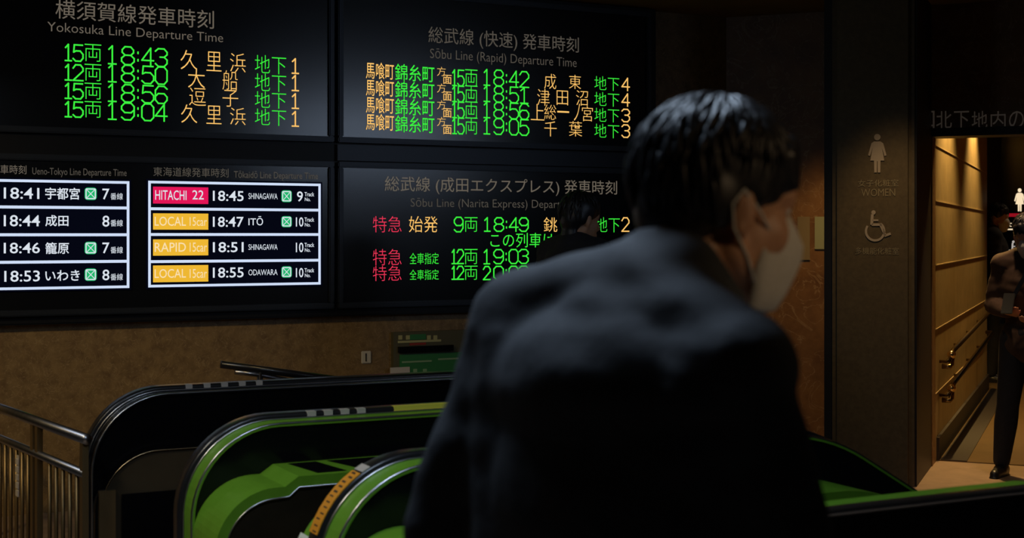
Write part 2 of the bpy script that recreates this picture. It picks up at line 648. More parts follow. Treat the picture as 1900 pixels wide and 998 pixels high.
for a, b, dst, f, n in rows:
    y0_, y1_ = a[2], a[4]
    led_row('departure_row', yo, [
        ('car_count', [(a[0][:2], 120, y0_ + 1, 154, y1_ - 1, L_GREEN, 'LED'), ('両', 157, y0_, 188, y1_, L_GREEN, THIN)]),
        ('departure_time', [(*b, L_GREEN, 'LED')]),
        ('destination', [(*k, L_AMBER, THIN) for k in dst]),
        ('platform_level', [(*f, L_GREEN, THIN)]),
        ('platform_number', [(*n, L_AMBER, 'LED')])])

# upper right: Sobu line rapid
so = board('departure_board', 626, 1206, z_top, z_mid_hi, 'upper right departure board with green and amber lights, headed Sobu Line (Rapid)')
write('title_lettering', so, [('総武線 (快速) 発車時刻', 795, 59, 1074, 93, L_TITLE2, 0.0)])
write('subtitle_lettering', so, [('Sōbu Line (Rapid) Departure Time', 798, 99, 1070, 116, L_TITLE2, -0.008, True)])
tm = ['18:42', '18:51', '18:56', '19:05']
pl = ['4', '4', '3', '3']
dst = [[('成', 1010, 137, 1032, 165), ('東', 1056, 139, 1078, 165)],
       [('津', 997, 165, 1020, 196), ('田', 1033, 168, 1054, 195), ('沼', 1069, 168, 1091, 196)],
       [('上', 985, 193, 1010, 223), ('総', 1010, 194, 1032, 222), ('一', 1034, 206, 1056, 209), ('ノ', 1065, 192, 1076, 224), ('宮', 1080, 197, 1100, 225)],
       [('千', 1010, 225, 1033, 253), ('葉', 1056, 225, 1080, 253)]]
for i in range(4):
    o = 31.0 * i
    led_row('departure_row', so, [
        ('transfer_station', [('馬喰町', 679, 116 + 31.7 * i, 731, 147 + 31.7 * i, L_AMBER, 0.003)]),
        ('direction_station', [('錦糸町', 733, 120 + 31.7 * i, 806, 151 + 31.7 * i, L_GREEN, 0.002)]),
        ('direction_mark', [('方', 811, 124 + o, 827, 141 + o, L_AMBER, THIN), ('面', 822, 139 + o, 838, 156 + o, L_AMBER, 0.0)]),
        ('car_count', [('15', 839, 130 + 29.7 * i, 861, 159 + 29.7 * i, L_GREEN, 'LED'), ('両', 863, 129 + 29.7 * i, 886, 160 + 29.7 * i, L_GREEN, THIN)]),
        ('departure_time', [(tm[i], 897, 131 + 29.9 * i, 981, 160 + 29.9 * i, L_GREEN, 'LED')]),
        ('destination', [(*k, L_AMBER, THIN) for k in dst[i]]),
        ('platform_level', [('地下', 1103, 142 + 29.3 * i, 1149, 168 + 29.3 * i, L_GREEN, THIN)]),
        ('platform_number', [(pl[i], 1154, 145 + 28.9 * i, 1168, 168 + 28.9 * i, L_AMBER, 'LED')])])

# lower right: Narita express
na = board('departure_board', 626, 1206, z_mid_lo, z_low, 'lower right departure board with red, amber and green lights, headed Narita Express')
write('title_lettering', na, [('総武線 (成田エクスプレス) 発車時刻', 714, 331, 1145, 362, L_TITLE, 0.0)])
write('subtitle_lettering', na, [('Sōbu Line (Narita Express) Departure Time', 762, 370, 1108, 385, L_TITLE2, -0.008, True)])
led_row('departure_row', na, [
    ('train_type', [('特急', 692, 401, 745, 431, L_RED, THIN)]), ('origin_mark', [('始発', 759, 401, 812, 431, L_AMBER, -0.006)]),
    ('car_count', [('9', 843, 403, 859, 430, L_GREEN, 'LED'), ('両', 862, 403, 886, 430, L_GREEN, THIN)]), ('departure_time', [('18:49', 898, 404, 980, 429, L_GREEN, 'LED')]),
    ('destination', [('銚', 1009, 403, 1034, 430, L_AMBER, -0.006), ('子', 1056, 403, 1080, 430, L_AMBER, THIN)]),
    ('platform_level', [('地下', 1105, 403, 1150, 431, L_GREEN, THIN)]), ('platform_number', [('2', 1154, 404, 1167, 429, L_AMBER, 'LED')])])
write('notice_lettering', na, [('この列車は', 910, 432, 1029, 459, L_GREEN, -0.004)])
for tt_, ya_, yb_ in (('19:03', 462, 490), ('20:03', 493, 519)):
    led_row('departure_row', na, [
        ('train_type', [('特急', 692, ya_, 745, yb_ + 2, L_RED, THIN)]), ('lock_mark', [('全車指定', 760, ya_ + 7, 814, yb_, L_GREEN, -0.006)]),
        ('car_count', [('12', 838, ya_ + 1, 860, yb_ - 1, L_GREEN, 'LED'), ('両', 862, ya_, 886, yb_, L_GREEN, THIN)]),
        ('departure_time', [(tt_, 897, ya_ + 1, 980, yb_ - 1, L_GREEN, 'LED')])])

# strip between the two right-hand boards
tb0, tb1 = px_board(626, 285, C_FACE)[0], px_board(1206, 285, C_FACE)[0]
bm = BM()
boxE(bm, tb0, tb1, C_FACE - 0.004, C_HOUSE - 0.001, z_mid_lo + 0.008, z_mid_hi - 0.012)
tag(build('blank_panel', bm, M_BOARDFRAME), 'narrow blank dark strip between the upper right and lower right boards', 'panel')

# lower left: panel with two bright screens
ll = board('departure_board', -300, 619, z_mid_lo, z_low, 'lower left dark board panel that holds two bright white-framed screens')


def rrect(bm, t0, t1, z0, z1, rad, c, mi=0, n=4):
    pts = []
    for (cx_, cz_, a0) in ((t1 - rad, z1 - rad, 0), (t0 + rad, z1 - rad, 90), (t0 + rad, z0 + rad, 180), (t1 - rad, z0 + rad, 270)):
        for k in range(n + 1):
            a = R(a0 + 90 * k / n)
            pts.append((cx_ + rad * math.cos(a), cz_ + rad * math.sin(a)))
    f = bm.faces.new([bm.verts.new(E(t, c, z)) for t, z in pts])
    f.material_index = mi


def screen(label, fx0, fx1, y_top, y_bot, divs, header, rows):
    """one flat screen: body, white border lines, header lettering and four rows."""
    c = C_FACE - 0.012
    xm = (fx0 + fx1) / 2
    t0, t1 = px_board(fx0, 430, c)[0], px_board(fx1, 430, c)[0]
    z1, z0 = px_board(xm, y_top, c)[1], px_board(xm, y_bot, c)[1]
    root = empty('departure_screen', E((t0 + t1) / 2, C_FACE, z0))
    tag(root, label, 'screen', 'white-framed departure screens')
    bm = BM()
    boxE(bm, t0 - 0.01, t1 + 0.01, c + 0.001, C_FACE - 0.0005, z0 - 0.01, z1 + 0.01)
    build('panel', bm, L_DARK, root)
    lw = 0.0145
    bm = BM()
    cb = c - 0.001
    boxE(bm, t0, t1, cb, c, z1 - lw, z1)
    boxE(bm, t0, t1, cb, c, z0, z0 + lw)
    boxE(bm, t0, t0 + lw, cb, c, z0, z1)
    boxE(bm, t1 - lw, t1, cb, c, z0, z1)
    for y in divs:
        zz = px_board(xm, y, c)[1]
        boxE(bm, t0, t1, cb, c, zz - lw * 0.55, zz + lw * 0.55)
    build('border', bm, L_BORDER, root)
    write('title_lettering', root, header[:1], C_FACE - 0.003)
    write('subtitle_lettering', root, header[1:], C_FACE - 0.003)
    for row in rows:
        main = [i for i in row if i[0] not in ('TAG', 'ICON')]
        q0 = pbox(*main[0][1:5], c)
        ro = empty('departure_row', E(q0[0], c, q0[2]))
        ro.parent = root
        ro.matrix_parent_inverse = WORLD_OF[root.name].inverted()
        named = {}
        for i in main:
            s_ = i[0]
            nm = ('departure_time' if ':' in s_ else 'train_type' if s_ in ('HITACHI', 'LOCAL', 'RAPID') else 'train_number' if s_ == '22' else 'car_count' if s_ == '15car'
                  else 'track_word' if s_ in ('番線', 'Track', 'No.') else 'track_number' if s_.isdigit() else 'destination')
            named.setdefault(nm, []).append(i)
        for nm, its in named.items():
            write(nm + '_lettering', ro, its, c - 0.0025)
        for i in row:
            if i[0] == 'TAG':
                a, b, u, v = pbox(*i[1:5], c - 0.001)
                bm = BM()
                boxE(bm, a, b, c - 0.001, c, u, v)
                build('type_tag', bm, i[5], ro)
            if i[0] == 'ICON':
                a, b, u, v = pbox(*i[1:5], c - 0.001)
                bm = BM()
                rrect(bm, a, b, u, v, (b - a) * 0.25, c - 0.001, 0)
                m = (b - a) * 0.17
                lw2 = (b - a) * 0.045
                for sx in (1, -1):
                    ca, cz = (a + b) / 2, (u + v) / 2
                    h1, h2 = (b - a) / 2 - m, (v - u) / 2 - m
                    q = [(ca - h1, cz - sx * h2), (ca + h1, cz + sx * h2)]
                    bm.faces.new([bm.verts.new(E(tt, c - 0.002, zz)) for tt, zz in ((q[0][0], q[0][1] - lw2), (q[1][0], q[1][1] - lw2), (q[1][0], q[1][1] + lw2), (q[0][0], q[0][1] + lw2))]).material_index = 1
                for (p, q2) in (((a + m * .7, u + m * .7), (b - m * .7, u + m * .7)), ((a + m * .7, v - m * .7), (b - m * .7, v - m * .7))):
                    bm.faces.new([bm.verts.new(E(tt, c - 0.002, zz)) for tt, zz in ((p[0], p[1] - lw2), (q2[0], q2[1] - lw2), (q2[0], q2[1] + lw2), (p[0], p[1] + lw2))]).material_index = 1
                for tt in (a + m * .7, b - m * .7):
                    bm.faces.new([bm.verts.new(E(x, c - 0.002, zz)) for x, zz in ((tt - lw2, u + m * .7), (tt + lw2, u + m * .7), (tt + lw2, v - m * .7), (tt - lw2, v - m * .7))]).material_index = 1
                build('transfer_icon', bm, [L_ICON, L_WHITE], ro, recalc=False)
    return root


W = L_WHITE
screen('white-framed departure screen at the left edge, headed Ueno-Tokyo Line', -85, 240, 333.5, 537, (384.5, 435.5, 486),
       [('上野東京ライン発車時刻', -138, 304.5, 49, 321.5, L_TITLE, 0.0), ('Ueno-Tokyo Line Departure Time', 60, 312.5, 235, 325, L_TITLE2, 0.0, True)],
       [[('18:41', 7, 348, 73, 369, W, 0.008), ('宇都宮', 84, 348, 148, 370, W, 0.012), ('ICON', 157, 348, 179.5, 371), ('7', 190, 350, 203, 370, W, 0.008), ('番線', 205, 358, 228, 370.5, W, 0.0)],
        [('18:44', 7, 399, 74, 420, W, 0.008), ('成田', 84, 399, 127, 420, W, 0.012), ('8', 190, 400, 203, 420.5, W, 0.008), ('番線', 205, 407.5, 228, 420, W, 0.0)],
        [('18:46', 7, 450, 74, 470, W, 0.008), ('籠原', 84, 449.5, 128, 471, W, 0.01), ('ICON', 157, 448.5, 179.5, 471.5), ('7', 190, 450, 203, 470, W, 0.008), ('番線', 205, 457.5, 228, 470, W, 0.0)],
        [('18:53', 8, 502, 74, 522.5, W, 0.008), ('いわき', 84, 501, 148, 521, W, 0.012), ('ICON', 157, 498, 179.5, 521), ('8', 190, 500, 203, 520, W, 0.008), ('番線', 205, 507.5, 228, 520, W, 0.0)]])


def track(y):
    return [('Track', 565, y - 8.5, 583, y - 0.8, W, 0.012), ('No.', 565.5, y + 1.4, 576, y + 8.2, W, 0.012)]


screen('white-framed departure screen with red and yellow tags, headed Tokaido Line', 275, 595, 338, 530.5, (388.5, 435, 484),
       [('東海道線発車時刻', 284.5, 311, 424, 328, L_TITLE2, 0.0), ('Tōkaidō Line Departure Time', 434, 319, 590, 331, L_TITLE2, 0.0, True)],
       [[('TAG', 284, 347, 386.5, 378, L_PINK), ('HITACHI', 288, 353, 346, 371, W, 0.004), ('22', 357, 353, 378, 370, W, 0.004), ('18:45', 395, 354, 452, 373, W, 0.01), ('SHINAGAWA', 461, 358.5, 515, 369.5, W, 0.0), ('ICON', 522, 353, 541.5, 375), ('9', 551, 355, 562, 374, W, 0.01)] + track(365),
        [('TAG', 284, 396, 386.5, 426, L_YELLOW), ('LOCAL', 287, 402, 345, 419, L_TAGTEXT, 0.004), ('15car', 352, 403, 384, 419, L_TAGTEXT, 0.0), ('18:47', 395, 402, 452, 421, W, 0.01), ('ITŌ', 461, 401, 488, 418, W, 0.006), ('ICON', 522, 401, 541.5, 421.5), ('10', 549, 403, 563, 420.5, W, 0.01)] + track(412),
        [('TAG', 284, 444, 386.5, 474, L_YELLOW), ('RAPID', 287, 450, 345, 467, L_TAGTEXT, 0.004), ('15car', 352, 450, 384, 467, L_TAGTEXT, 0.0), ('18:51', 395, 449, 452, 468, W, 0.01), ('SHINAGAWA', 461, 453, 515, 463.5, W, 0.0), ('10', 549, 450, 563, 468, W, 0.01)] + track(459),
        [('TAG', 284, 492, 386.5, 523, L_YELLOW), ('LOCAL', 287, 499, 345, 515.5, L_TAGTEXT, 0.004), ('15car', 352, 499, 384, 515.5, L_TAGTEXT, 0.0), ('18:55', 395, 496, 452, 515, W, 0.01), ('ODAWARA', 461, 499.7, 515, 510.6, W, 0.0), ('ICON', 522, 494, 541.5, 515), ('10', 549, 497, 563, 514.5, W, 0.01)] + track(506)])

# =================================================================== ESCALATORS
H_TOP = 0.93
T_INC, INC = 3.01, R(30)


def bal_path(t0, h, rad, t_end=6.4, inc_shift=0.0, wedge=False, z0=0.0):
    """outline of a balustrade from the floor up its rounded end, level, then down the incline."""
    P = [(t0, z0), (t0, (h - rad) * 0.5), (t0, h - rad)]
    n = 14
    hh = h - (0.03 if wedge else 0)
    P[-1] = (t0, hh - rad)
    for k in range(1, n + 1):
        a = math.pi - math.pi / 2 * k / n
        P.append((t0 + rad + rad * math.cos(a), hh - rad + rad * math.sin(a)))
    if wedge:
        P += [(t0 + rad + 0.03, hh), (t0 + rad + 0.075, h)]
    ti = T_INC + inc_shift
    P.append((ti - 0.35, h))
    rb = 0.7
    m = 8
    for k in range(1, m + 1):
        a = INC * k / m
        P.append((ti - 0.2 + rb * math.sin(a), h - rb * (1 - math.cos(a))))
    tl, zl = P[-1]
    P.append((t_end, zl - (t_end - tl) * math.tan(INC)))
    return P


def path_normals(P):
    N = []
    for i in range(len(P)):
        a, b = Vector(P[max(i - 1, 0)]), Vector(P[min(i + 1, len(P) - 1)])
        d = (b - a).normalized()
        N.append((-d.y, d.x))
    return N


def sweep(bm, P, section, mi=0):
    """section: closed loop of (c, o): c across, o outward from the outline P."""
    N = path_normals(P)
    rings = [[bm.verts.new(E(t + n[0] * o, c, z + n[1] * o)) for c, o in section] for (t, z), n in zip(P, N)]
    k = len(section)
    for a, b in zip(rings, rings[1:]):
        for i in range(k):
            bm.faces.new((a[i], a[(i + 1) % k], b[(i + 1) % k], b[i])).material_index = mi
    bm.faces.new(rings[0]).material_index = mi
    bm.faces.new(list(reversed(rings[-1]))).material_index = mi


def slab(bm, P, c0, c1, drop=0.02):
    """solid body under the outline P between c0 and c1."""
    N = path_normals(P)
    Q2 = [(t - n[0] * drop, z - n[1] * drop) for (t, z), n in zip(P, N)]
    bot = []
    for t, z in Q2:
        zz = 0.0 if t <= 2.56 else max(min(0.0, z - 1.0), -3.0)
        bot.append((t, zz))
    va = [[bm.verts.new(E(t, c, z)) for t, z in Q2] for c in (c0, c1)]
    vb = [[bm.verts.new(E(t, c, z)) for t, z in bot] for c in (c0, c1)]
    n = len(Q2)
    for i in range(n - 1):
        bm.faces.new((va[0][i], va[0][i + 1], va[1][i + 1], va[1][i]))
        if (Vector(bot[i]) - Vector(bot[i + 1])).length > 1e-5:
            bm.faces.new((vb[0][i], vb[1][i], vb[1][i + 1], vb[0][i + 1]))
        for s in (0, 1):
            vs = [va[s][i], vb[s][i], vb[s][i + 1], va[s][i + 1]]
            try:
                bm.faces.new(vs)
            except ValueError:
                pass
    bm.faces.new((va[0][0], va[1][0], vb[1][0], vb[0][0]))
    bm.faces.new((va[0][-1], vb[0][-1], vb[1][-1], va[1][-1]))
    bmesh.ops.remove_doubles(bm, verts=bm.verts, dist=1e-5)


def rsec(c0, c1, o0, o1, r):
    pts = []
    for (a, b, s) in ((c1 - r, o1 - r, 0), (c0 + r, o1 - r, 90), (c0 + r, o0 + r, 180), (c1 - r, o0 + r, 270)):
        for k in range(4):
            an = R(s + 30 * k)
            pts.append((a + r * math.cos(an), b + r * math.sin(an)))
    return pts


def cut(P, a, b):
    """part of outline P between arc lengths a and b."""
    out, s = [], 0.0
    for p, q in zip(P, P[1:]):
        L = math.dist(p, q)
        m = max(2, int(L / 0.002))
        for k in range(m):
            f = k / m
            if a <= s + L * f <= b:
                out.append((p[0] + (q[0] - p[0]) * f, p[1] + (q[1] - p[1]) * f))
        s += L
    return out


M_STICK_O = mat('orange_sticker', (0.75, 0.30, 0.02), 0.5)
M_STICK_W = mat('pale_sticker', (0.50, 0.46, 0.42), 0.5)
M_STICK_Y = mat('yellow_sticker', (0.75, 0.68, 0.08), 0.5)
M_INK = mat('dark_print', (0.03, 0.02, 0.015), 0.6)


def balustrade(root, ck, t0, green, deck, deck_h, deck_t0=None, stickers=(), flip=False, rim=0.105, belt_w=0.08, near_mats=None, deck_rad=0.2):
    """one side of an escalator: black body, coloured rim, rubber handrail, lower deck with its side panel."""
    P = bal_path(t0, H_TOP - 0.022, 0.30)
    cn, cf = ck - rim, ck + belt_w          # near and far faces
    if flip:
        cn, cf = ck - 0.055, ck + 0.07
    bm = BM()
    slab(bm, P, cn + 0.004, cf - 0.004, 0.006)
    b = build('balustrade', bm, M_BLACKGLOSS, root)
    g0, g1 = (cn, ck) if not flip else (ck + 0.015, cf)
    bm = BM()
    sweep(bm, P, [(g0, -0.022), (g1, -0.022), (g1, 0.0), (g0, 0.0)] if flip else [(g0, -0.008), (g1, -0.008), (g1, 0.0), (g0, 0.0)])
    rim_o = build('rim', bm, M_GREEN if green else M_BLACKGLOSS, b)
    bm = BM()
    e0 = cn + (0.004 if not flip else 0.008)
    rr = 0.005 if not flip else 0.012
    sweep(bm, P, [(e0 + rr * math.cos(a), 0.001 + rr * math.sin(a)) for a in [2 * math.pi * k / 8 for k in range(8)]])
    if not flip:
        sweep(bm, P, [(ck + 0.002 + 0.004 * math.cos(a), 0.003 + 0.004 * math.sin(a)) for a in [2 * math.pi * k / 8 for k in range(8)]])
    build('edge_trim', bm, M_SILVER, b, True)
    bm = BM()
    h0, h1 = (ck + 0.006, cf - 0.002) if not flip else (cn + 0.022, ck + 0.013)
    sweep(bm, P, rsec(h0, h1, -0.012, 0.022, 0.012) if not flip else rsec(h0, h1, -0.012, 0.003, 0.006))
    hr = build('handrail', bm, M_RUBBER, b, True)
    for (a, l, m, side) in stickers:
        S = cut(P, a, a + l)
        if len(S) < 2:
            continue
        bm = BM()
        if side:
            sweep(bm, S, [(h0 - 0.0015, 0.006), (h0 + 0.026, 0.006), (h0 + 0.026, 0.0235), (h0 - 0.0015, 0.0235)])
        else:
            sweep(bm, S, [(h0 + 0.004, 0.0205), (h1 - 0.006, 0.0205), (h1 - 0.006, 0.0235), (h0 + 0.004, 0.0235)])
        st = build('sticker', bm, m, hr)
        if not side and m is M_STICK_O:
            bm = BM()
            n = max(3, int(l / 0.016))
            for k in range(n):
                aa = a + l * (k + 0.25) / n
                Sk = cut(P, aa, aa + 0.007)
                if len(Sk) > 1:
                    ww = (h1 - h0 - 0.02)
                    u = random.uniform(0.05, 0.3)
                    sweep(bm, Sk, [(h0 + 0.012 + ww * u, 0.0234), (h0 + 0.012 + ww * (u + 0.5), 0.0234), (h0 + 0.012 + ww * (u + 0.5), 0.0242), (h0 + 0.012 + ww * u, 0.0242)])
            build('print', bm, M_INK, hr)
    if deck > 0:
        d0 = t0 if deck_t0 is None else deck_t0
        PD_ = bal_path(d0, deck_h, deck_rad, wedge=green)
        dn = cn - deck
        bm = BM()
        slab(bm, PD_, dn + 0.006, cn + 0.004, drop=0.015)
        dk = build('deck', bm, near_mats or M_BROWNPANEL, root)
        bm = BM()
        sweep(bm, PD_, [(dn, -0.032 if green else -0.02), (cn + 0.003, -0.032 if green else -0.02), (cn + 0.003, 0.0), (dn, 0.0)])
        build('deck_cover', bm, M_GREEN if green else M_BLACKGLOSS, dk)
        bm = BM()
        oo = -0.032 if green else -0.02
        sweep(bm, PD_, [(dn - 0.001 + 0.003 * math.cos(a), oo - 0.003 + 0.003 * math.sin(a)) for a in [2 * math.pi * k / 8 for k in range(8)]])
        build('edge_trim', bm, M_SILVER if green else M_BRASS, dk, True)
        if green:
            # dark cover plates let into the deck, with a green strip left between them
            bm = BM()
            ta = d0 + deck_rad + 0.12
            for (x0, x1, sk) in ((ta, ta + 0.10, 0.03), (ta + 0.14, ta + 0.62, 0.05)):
                z = deck_h + 0.0015
                q = [E(x0, cn - 0.02, z), E(x1, cn - 0.02, z), E(x1 + sk, dn + 0.03, z), E(x0 + sk, dn + 0.03, z)]
                hexa(bm, [p - Vector((0, 0, 0.003)) for p in q] + q)
            build('cover_plate', bm, M_BLACKGLOSS, dk)
    return b


C1, C2, C3, C4 = 5.775, 4.70, 3.70, 2.60
T1, T2, T3 = 1.055, 1.176, 1.30
far = empty('escalator', E(T1 + 1.0, (C1 + C2) / 2, 0))
tag(far, 'farther escalator under the boards, with one black and one green-edged handrail', 'escalator', 'escalators')
st1 = [(1.10 + 0.075 * k, 0.03, M_STICK_W, True) for k in range(1, 6)]
balustrade(far, C1, T1, False, 0.05, 0.715, stickers=st1, near_mats=M_BROWNGLASS, deck_rad=0.25)
bm = BM()
boxE(bm, T1 + 0.10, 2.5, C1 - 0.170, C1 - 0.156, 0.0, 0.53)
build('skirt_panel', bm, M_BLACKGLOSS, far)
bm = BM()
boxE(bm, T1 + 0.012, T1 + 0.075, C1 - 0.175, C1 - 0.152, 0.0, 0.55)
build('newel_post', bm, M_BRONZE, far)
st2 = [(1.15 + 0.062 * k, 0.034, M_STICK_W, True) for k in range(1, 5)] + [(1.54, 0.28, M_STICK_Y, True)]
balustrade(far, C2, T2, True, 0.27, 0.775, stickers=st2)
# treads between the two balustrades
def treads(root, ca, cb):
    bm = BM()
    boxE(bm, 1.5, 2.56, ca, cb, 0.001, 0.012)
    build('landing_plate', bm, M_STEEL, root)
    for k in range(9):
        x = 2.56 + 0.34 * k
        z = -0.02 - max(0, k - 1) * 0.196
        bm = BM()
        boxE(bm, x, x + 0.338, ca + 0.02, cb - 0.02, z - 0.15, z)
        build('step', bm, M_RUBBER, root)


treads(far, C2 + 0.085, C1 - 0.17)
near = empty('escalator', E(T3 + 1.0, (C3 + C4) / 2, 0))
tag(near, 'nearer green-edged escalator with orange stickers, partly hidden by the man in front', 'escalator', 'escalators')
st3 = [(0.46, 0.09, M_STICK_O, False), (0.58, 0.10, M_STICK_O, False), (0.71, 0.20, M_STICK_O, False), (0.912, 0.03, M_STICK_W, False)]
balustrade(near, C3, T3, True, 0.27, 0.775, stickers=st3)
balustrade(near, C4, 1.45, True, 0, 0, flip=True)
treads(near, C4 + 0.075, C3 - 0.40)
# white round sticker on the end of the nearer balustrade
bm = BM()
p3 = E(T3 - 0.004, C3 + 0.18, 0.70)
P3 = bal_path(T3 - 0.02, 0.80, 0.2)
sweep(bm, cut(P3, 0.52, 0.70), [(C3 + 0.085, 0.0), (C3 + 0.16, 0.0), (C3 + 0.16, 0.004), (C3 + 0.085, 0.004)])
build('white_sticker', bm, mat('white_sticker', (0.75, 0.8, 0.72), 0.4), near)
bm = BM()
slab(bm, P3, C3 + 0.078, C3 + 0.17, 0.01)
build('far_deck', bm, M_GREEN, near)

# =================================================================== RAILING ON THE LEFT
ra = px_depth(161, 815, 5.33)
rb_ = px_depth(-150, 718, 7.55)
rb_.z = ra.z
rail = empty('railing', Vector((ra.x, ra.y, 0)))
tag(rail, 'steel guard railing with upright bars beside the far escalator, left edge', 'railing')
rd = (rb_ - ra)
RL = rd.length
rd.normalize()


def RP(s, z):
    return Vector((ra.x + rd.x * s, ra.y + rd.y * s, z))


zr = ra.z
bm = BM()
tube(bm, [RP(0.0, zr), RP(RL, zr)], 0.021, 14)
build('top_rail', bm, M_STEEL, rail, True)
z2 = zr - 0.135
bm = BM()
tube(bm, [RP(0.02, z2), RP(RL, z2)], 0.017, 12)
build('lower_rail', bm, M_STEEL, rail, True)


def post(s):
    bm = BM()
    p = RP(s, 0)
    nrm = Vector((-rd.y, rd.x, 0))
    for (a0, a1, b0, b1, z0, z1) in ((s - 0.016, s + 0.016, -0.012, 0.012, 0, zr - 0.012),):
        q = [RP(a0, z0) + nrm * b0, RP(a1, z0) + nrm * b0, RP(a1, z0) + nrm * b1, RP(a0, z0) + nrm * b1]
        hexa(bm, q + [v + Vector((0, 0, z1 - z0)) for v in q])
    build('post', bm, M_BRONZE, rail)


gap = 0.62
for s in (0.03, 0.60, 0.665, 1.25, 1.315, 1.9):
    post(s)
bars = [0.115 + 0.085 * k for k in range(5)] + [0.75 + 0.085 * k for k in range(6)] + [1.40 + 0.085 * k for k in range(6)]
for s in bars:
    bm = BM()
    tube(bm, [RP(s, 0.06), RP(s, z2)], 0.0085, 8)
    build('bar', bm, M_BRONZE, rail, True)
bm = BM()
tube(bm, [RP(0.02, 0.07), RP(RL, 0.07)], 0.014, 10)
build('bottom_rail', bm, M_STEEL, rail, True)
# small pale plate with dark print hung on the bars
bm = BM()
nrm = Vector((rd.y, -rd.x, 0))
if nrm.y > 0:
    nrm = -nrm
cpl = RP(0.86, 0)
for k in range(5):
    z0 = zr - 0.345 + 0.034 * k
    q = [cpl - rd * 0.016 + nrm * 0.012, cpl + rd * 0.016 + nrm * 0.012, cpl + rd * 0.016 + nrm * 0.017, cpl - rd * 0.016 + nrm * 0.017]
    q = [Vector((v.x, v.y, z0)) for v in q]
    hexa(bm, q + [v + Vector((0, 0, 0.024)) for v in q])
q = [cpl - rd * 0.011 + nrm * 0.009, cpl + rd * 0.011 + nrm * 0.009, cpl + rd * 0.011 + nrm * 0.013, cpl - rd * 0.011 + nrm * 0.013]
q = [Vector((v.x, v.y, zr - 0.35)) for v in q]
hexa(bm, q + [v + Vector((0, 0, 0.18)) for v in q])
tag(build('hanging_tag', bm, M_STICK_W), 'narrow pale tag hanging on the bars of the left railing', 'tag')

# =================================================================== THINGS IN THE LANE BEHIND THE ESCALATORS
# dark stair handrail sloping down behind the far escalator
hc = 6.35
def HB(px, py):
    t, z = px_board(px, py, hc)
    return E(t, hc, z)


hroot = empty('stair_handrail', E(px_board(480, 690, hc)[0], hc, 0))
tag(hroot, 'dark sloping handrail showing above the far escalator, before the brown wall', 'handrail')
bm = BM()
a_, b_ = HB(410, 676), HB(562, 696)
b2 = b_ + (b_ - a_) * 0.5
tube(bm, [a_, b_, b2], 0.018, 10)
build('rail', bm, M_RUBBER, hroot, True)
bm = BM()
tube(bm, [HB(436, 690) , HB(478, 695), b2 - Vector((0, 0, 0.05))], 0.012, 8)
build('rail', bm, M_STEEL, hroot, True)
for f in (0.47, 1.2):
    bm = BM()
    p = a_.lerp(b_, f)
    tube(bm, [p, Vector((p.x, p.y, 0))], 0.014, 8)
    build('post', bm, M_RUBBER, hroot, True)

# green notice board on the wall
cw = C_WALL - 0.04


def wallbox(bm, x0, y0, x1, y1, c0, c1, mi=0):
    t0, t1 = px_board(x0, y0, cw)[0], px_board(x1, y0, cw)[0]
    xm = (x0 + x1) / 2
    boxE(bm, t0, t1, c0, c1, px_board(xm, y1, cw)[1], px_board(xm, y0, cw)[1], mi)


nb = empty('notice_board', E(px_board(800, 650, cw)[0], cw, 0.6))
tag(nb, 'dark notice board with a green panel low on the wall under the boards', 'notice board')
bm = BM()
wallbox(bm, 730, 614, 880, 720, cw, C_WALL)
build('backing', bm, mat('olive_board', (0.10, 0.09, 0.045), 0.6), nb)
bm = BM()
wallbox(bm, 741, 655, 878, 718, cw - 0.006, cw)
build('green_panel', bm, mat('dim_green_print', (0.03, 0.20, 0.05), 0.5), nb)
bm = BM()
wallbox(bm, 738, 641, 838, 652, cw - 0.03, cw)
build('shelf', bm, M_BLACKGLOSS, nb)
bm = BM()
wallbox(bm, 760, 620, 790, 630, cw - 0.004, cw)
build('green_label', bm, mat('dim_green_print', (0.03, 0.20, 0.05), 0.5), nb)
bm = BM()
wallbox(bm, 738, 631, 818, 635, cw - 0.004, cw)
for x in (739, 753, 792, 804):
    wallbox(bm, x, 622, x + 7, 630, cw - 0.004, cw)
build('pale_print', bm, mat('pale_print', (0.50, 0.47, 0.22), 0.6), nb)
bm = BM()
wallbox(bm, 760, 636, 790, 640, cw - 0.004, cw)
build('red_print', bm, mat('dull_red', (0.35, 0.03, 0.02), 0.6), nb)
bm = BM()
wallbox(bm, 745, 669, 800, 672, cw - 0.009, cw - 0.006)
wallbox(bm, 812, 664, 850, 667, cw - 0.009, cw - 0.006)
wallbox(bm, 766, 684, 773, 691, cw - 0.009, cw - 0.006)
wallbox(bm, 784, 684, 791, 691, cw - 0.009, cw - 0.006)
build('pale_print', bm, mat('mint_print', (0.28, 0.45, 0.25), 0.6), nb)
bm = BM()
wallbox(bm, 723, 681, 759, 700, cw - 0.012, cw - 0.006)
build('label', bm, mat('label_white', (0.65, 0.60, 0.55), 0.6), nb)
# wall switch
bm = BM()
wallbox(bm, 674, 652, 692, 675, C_WALL - 0.012, C_WALL)
bmesh.ops.bevel(bm, geom=bm.edges[:], offset=0.004, segments=2, affect='EDGES')
sw = build('wall_switch', bm, mat('switch_white', (0.62, 0.58, 0.5), 0.5))
tag(sw, 'small pale switch plate on the brown wall, left of the notice board', 'switch')
bm = BM()
wallbox(bm, 681, 656, 683, 671, C_WALL - 0.016, C_WALL - 0.01)
build('rocker', bm, M_INK, sw)

# =================================================================== SIGNS AT THE RESTROOM
M_SIGNPALE = mat('sign_pale_bronze', (0.62, 0.47, 0.33), 0.5)
M_SIGNGOLD = mat('sign_gold', (0.42, 0.32, 0.17), 0.45)


def PF(q):
    return lambda r, z: F(r, q, z)


def pp(px, py, q):
    return px_wall(px, py, q)


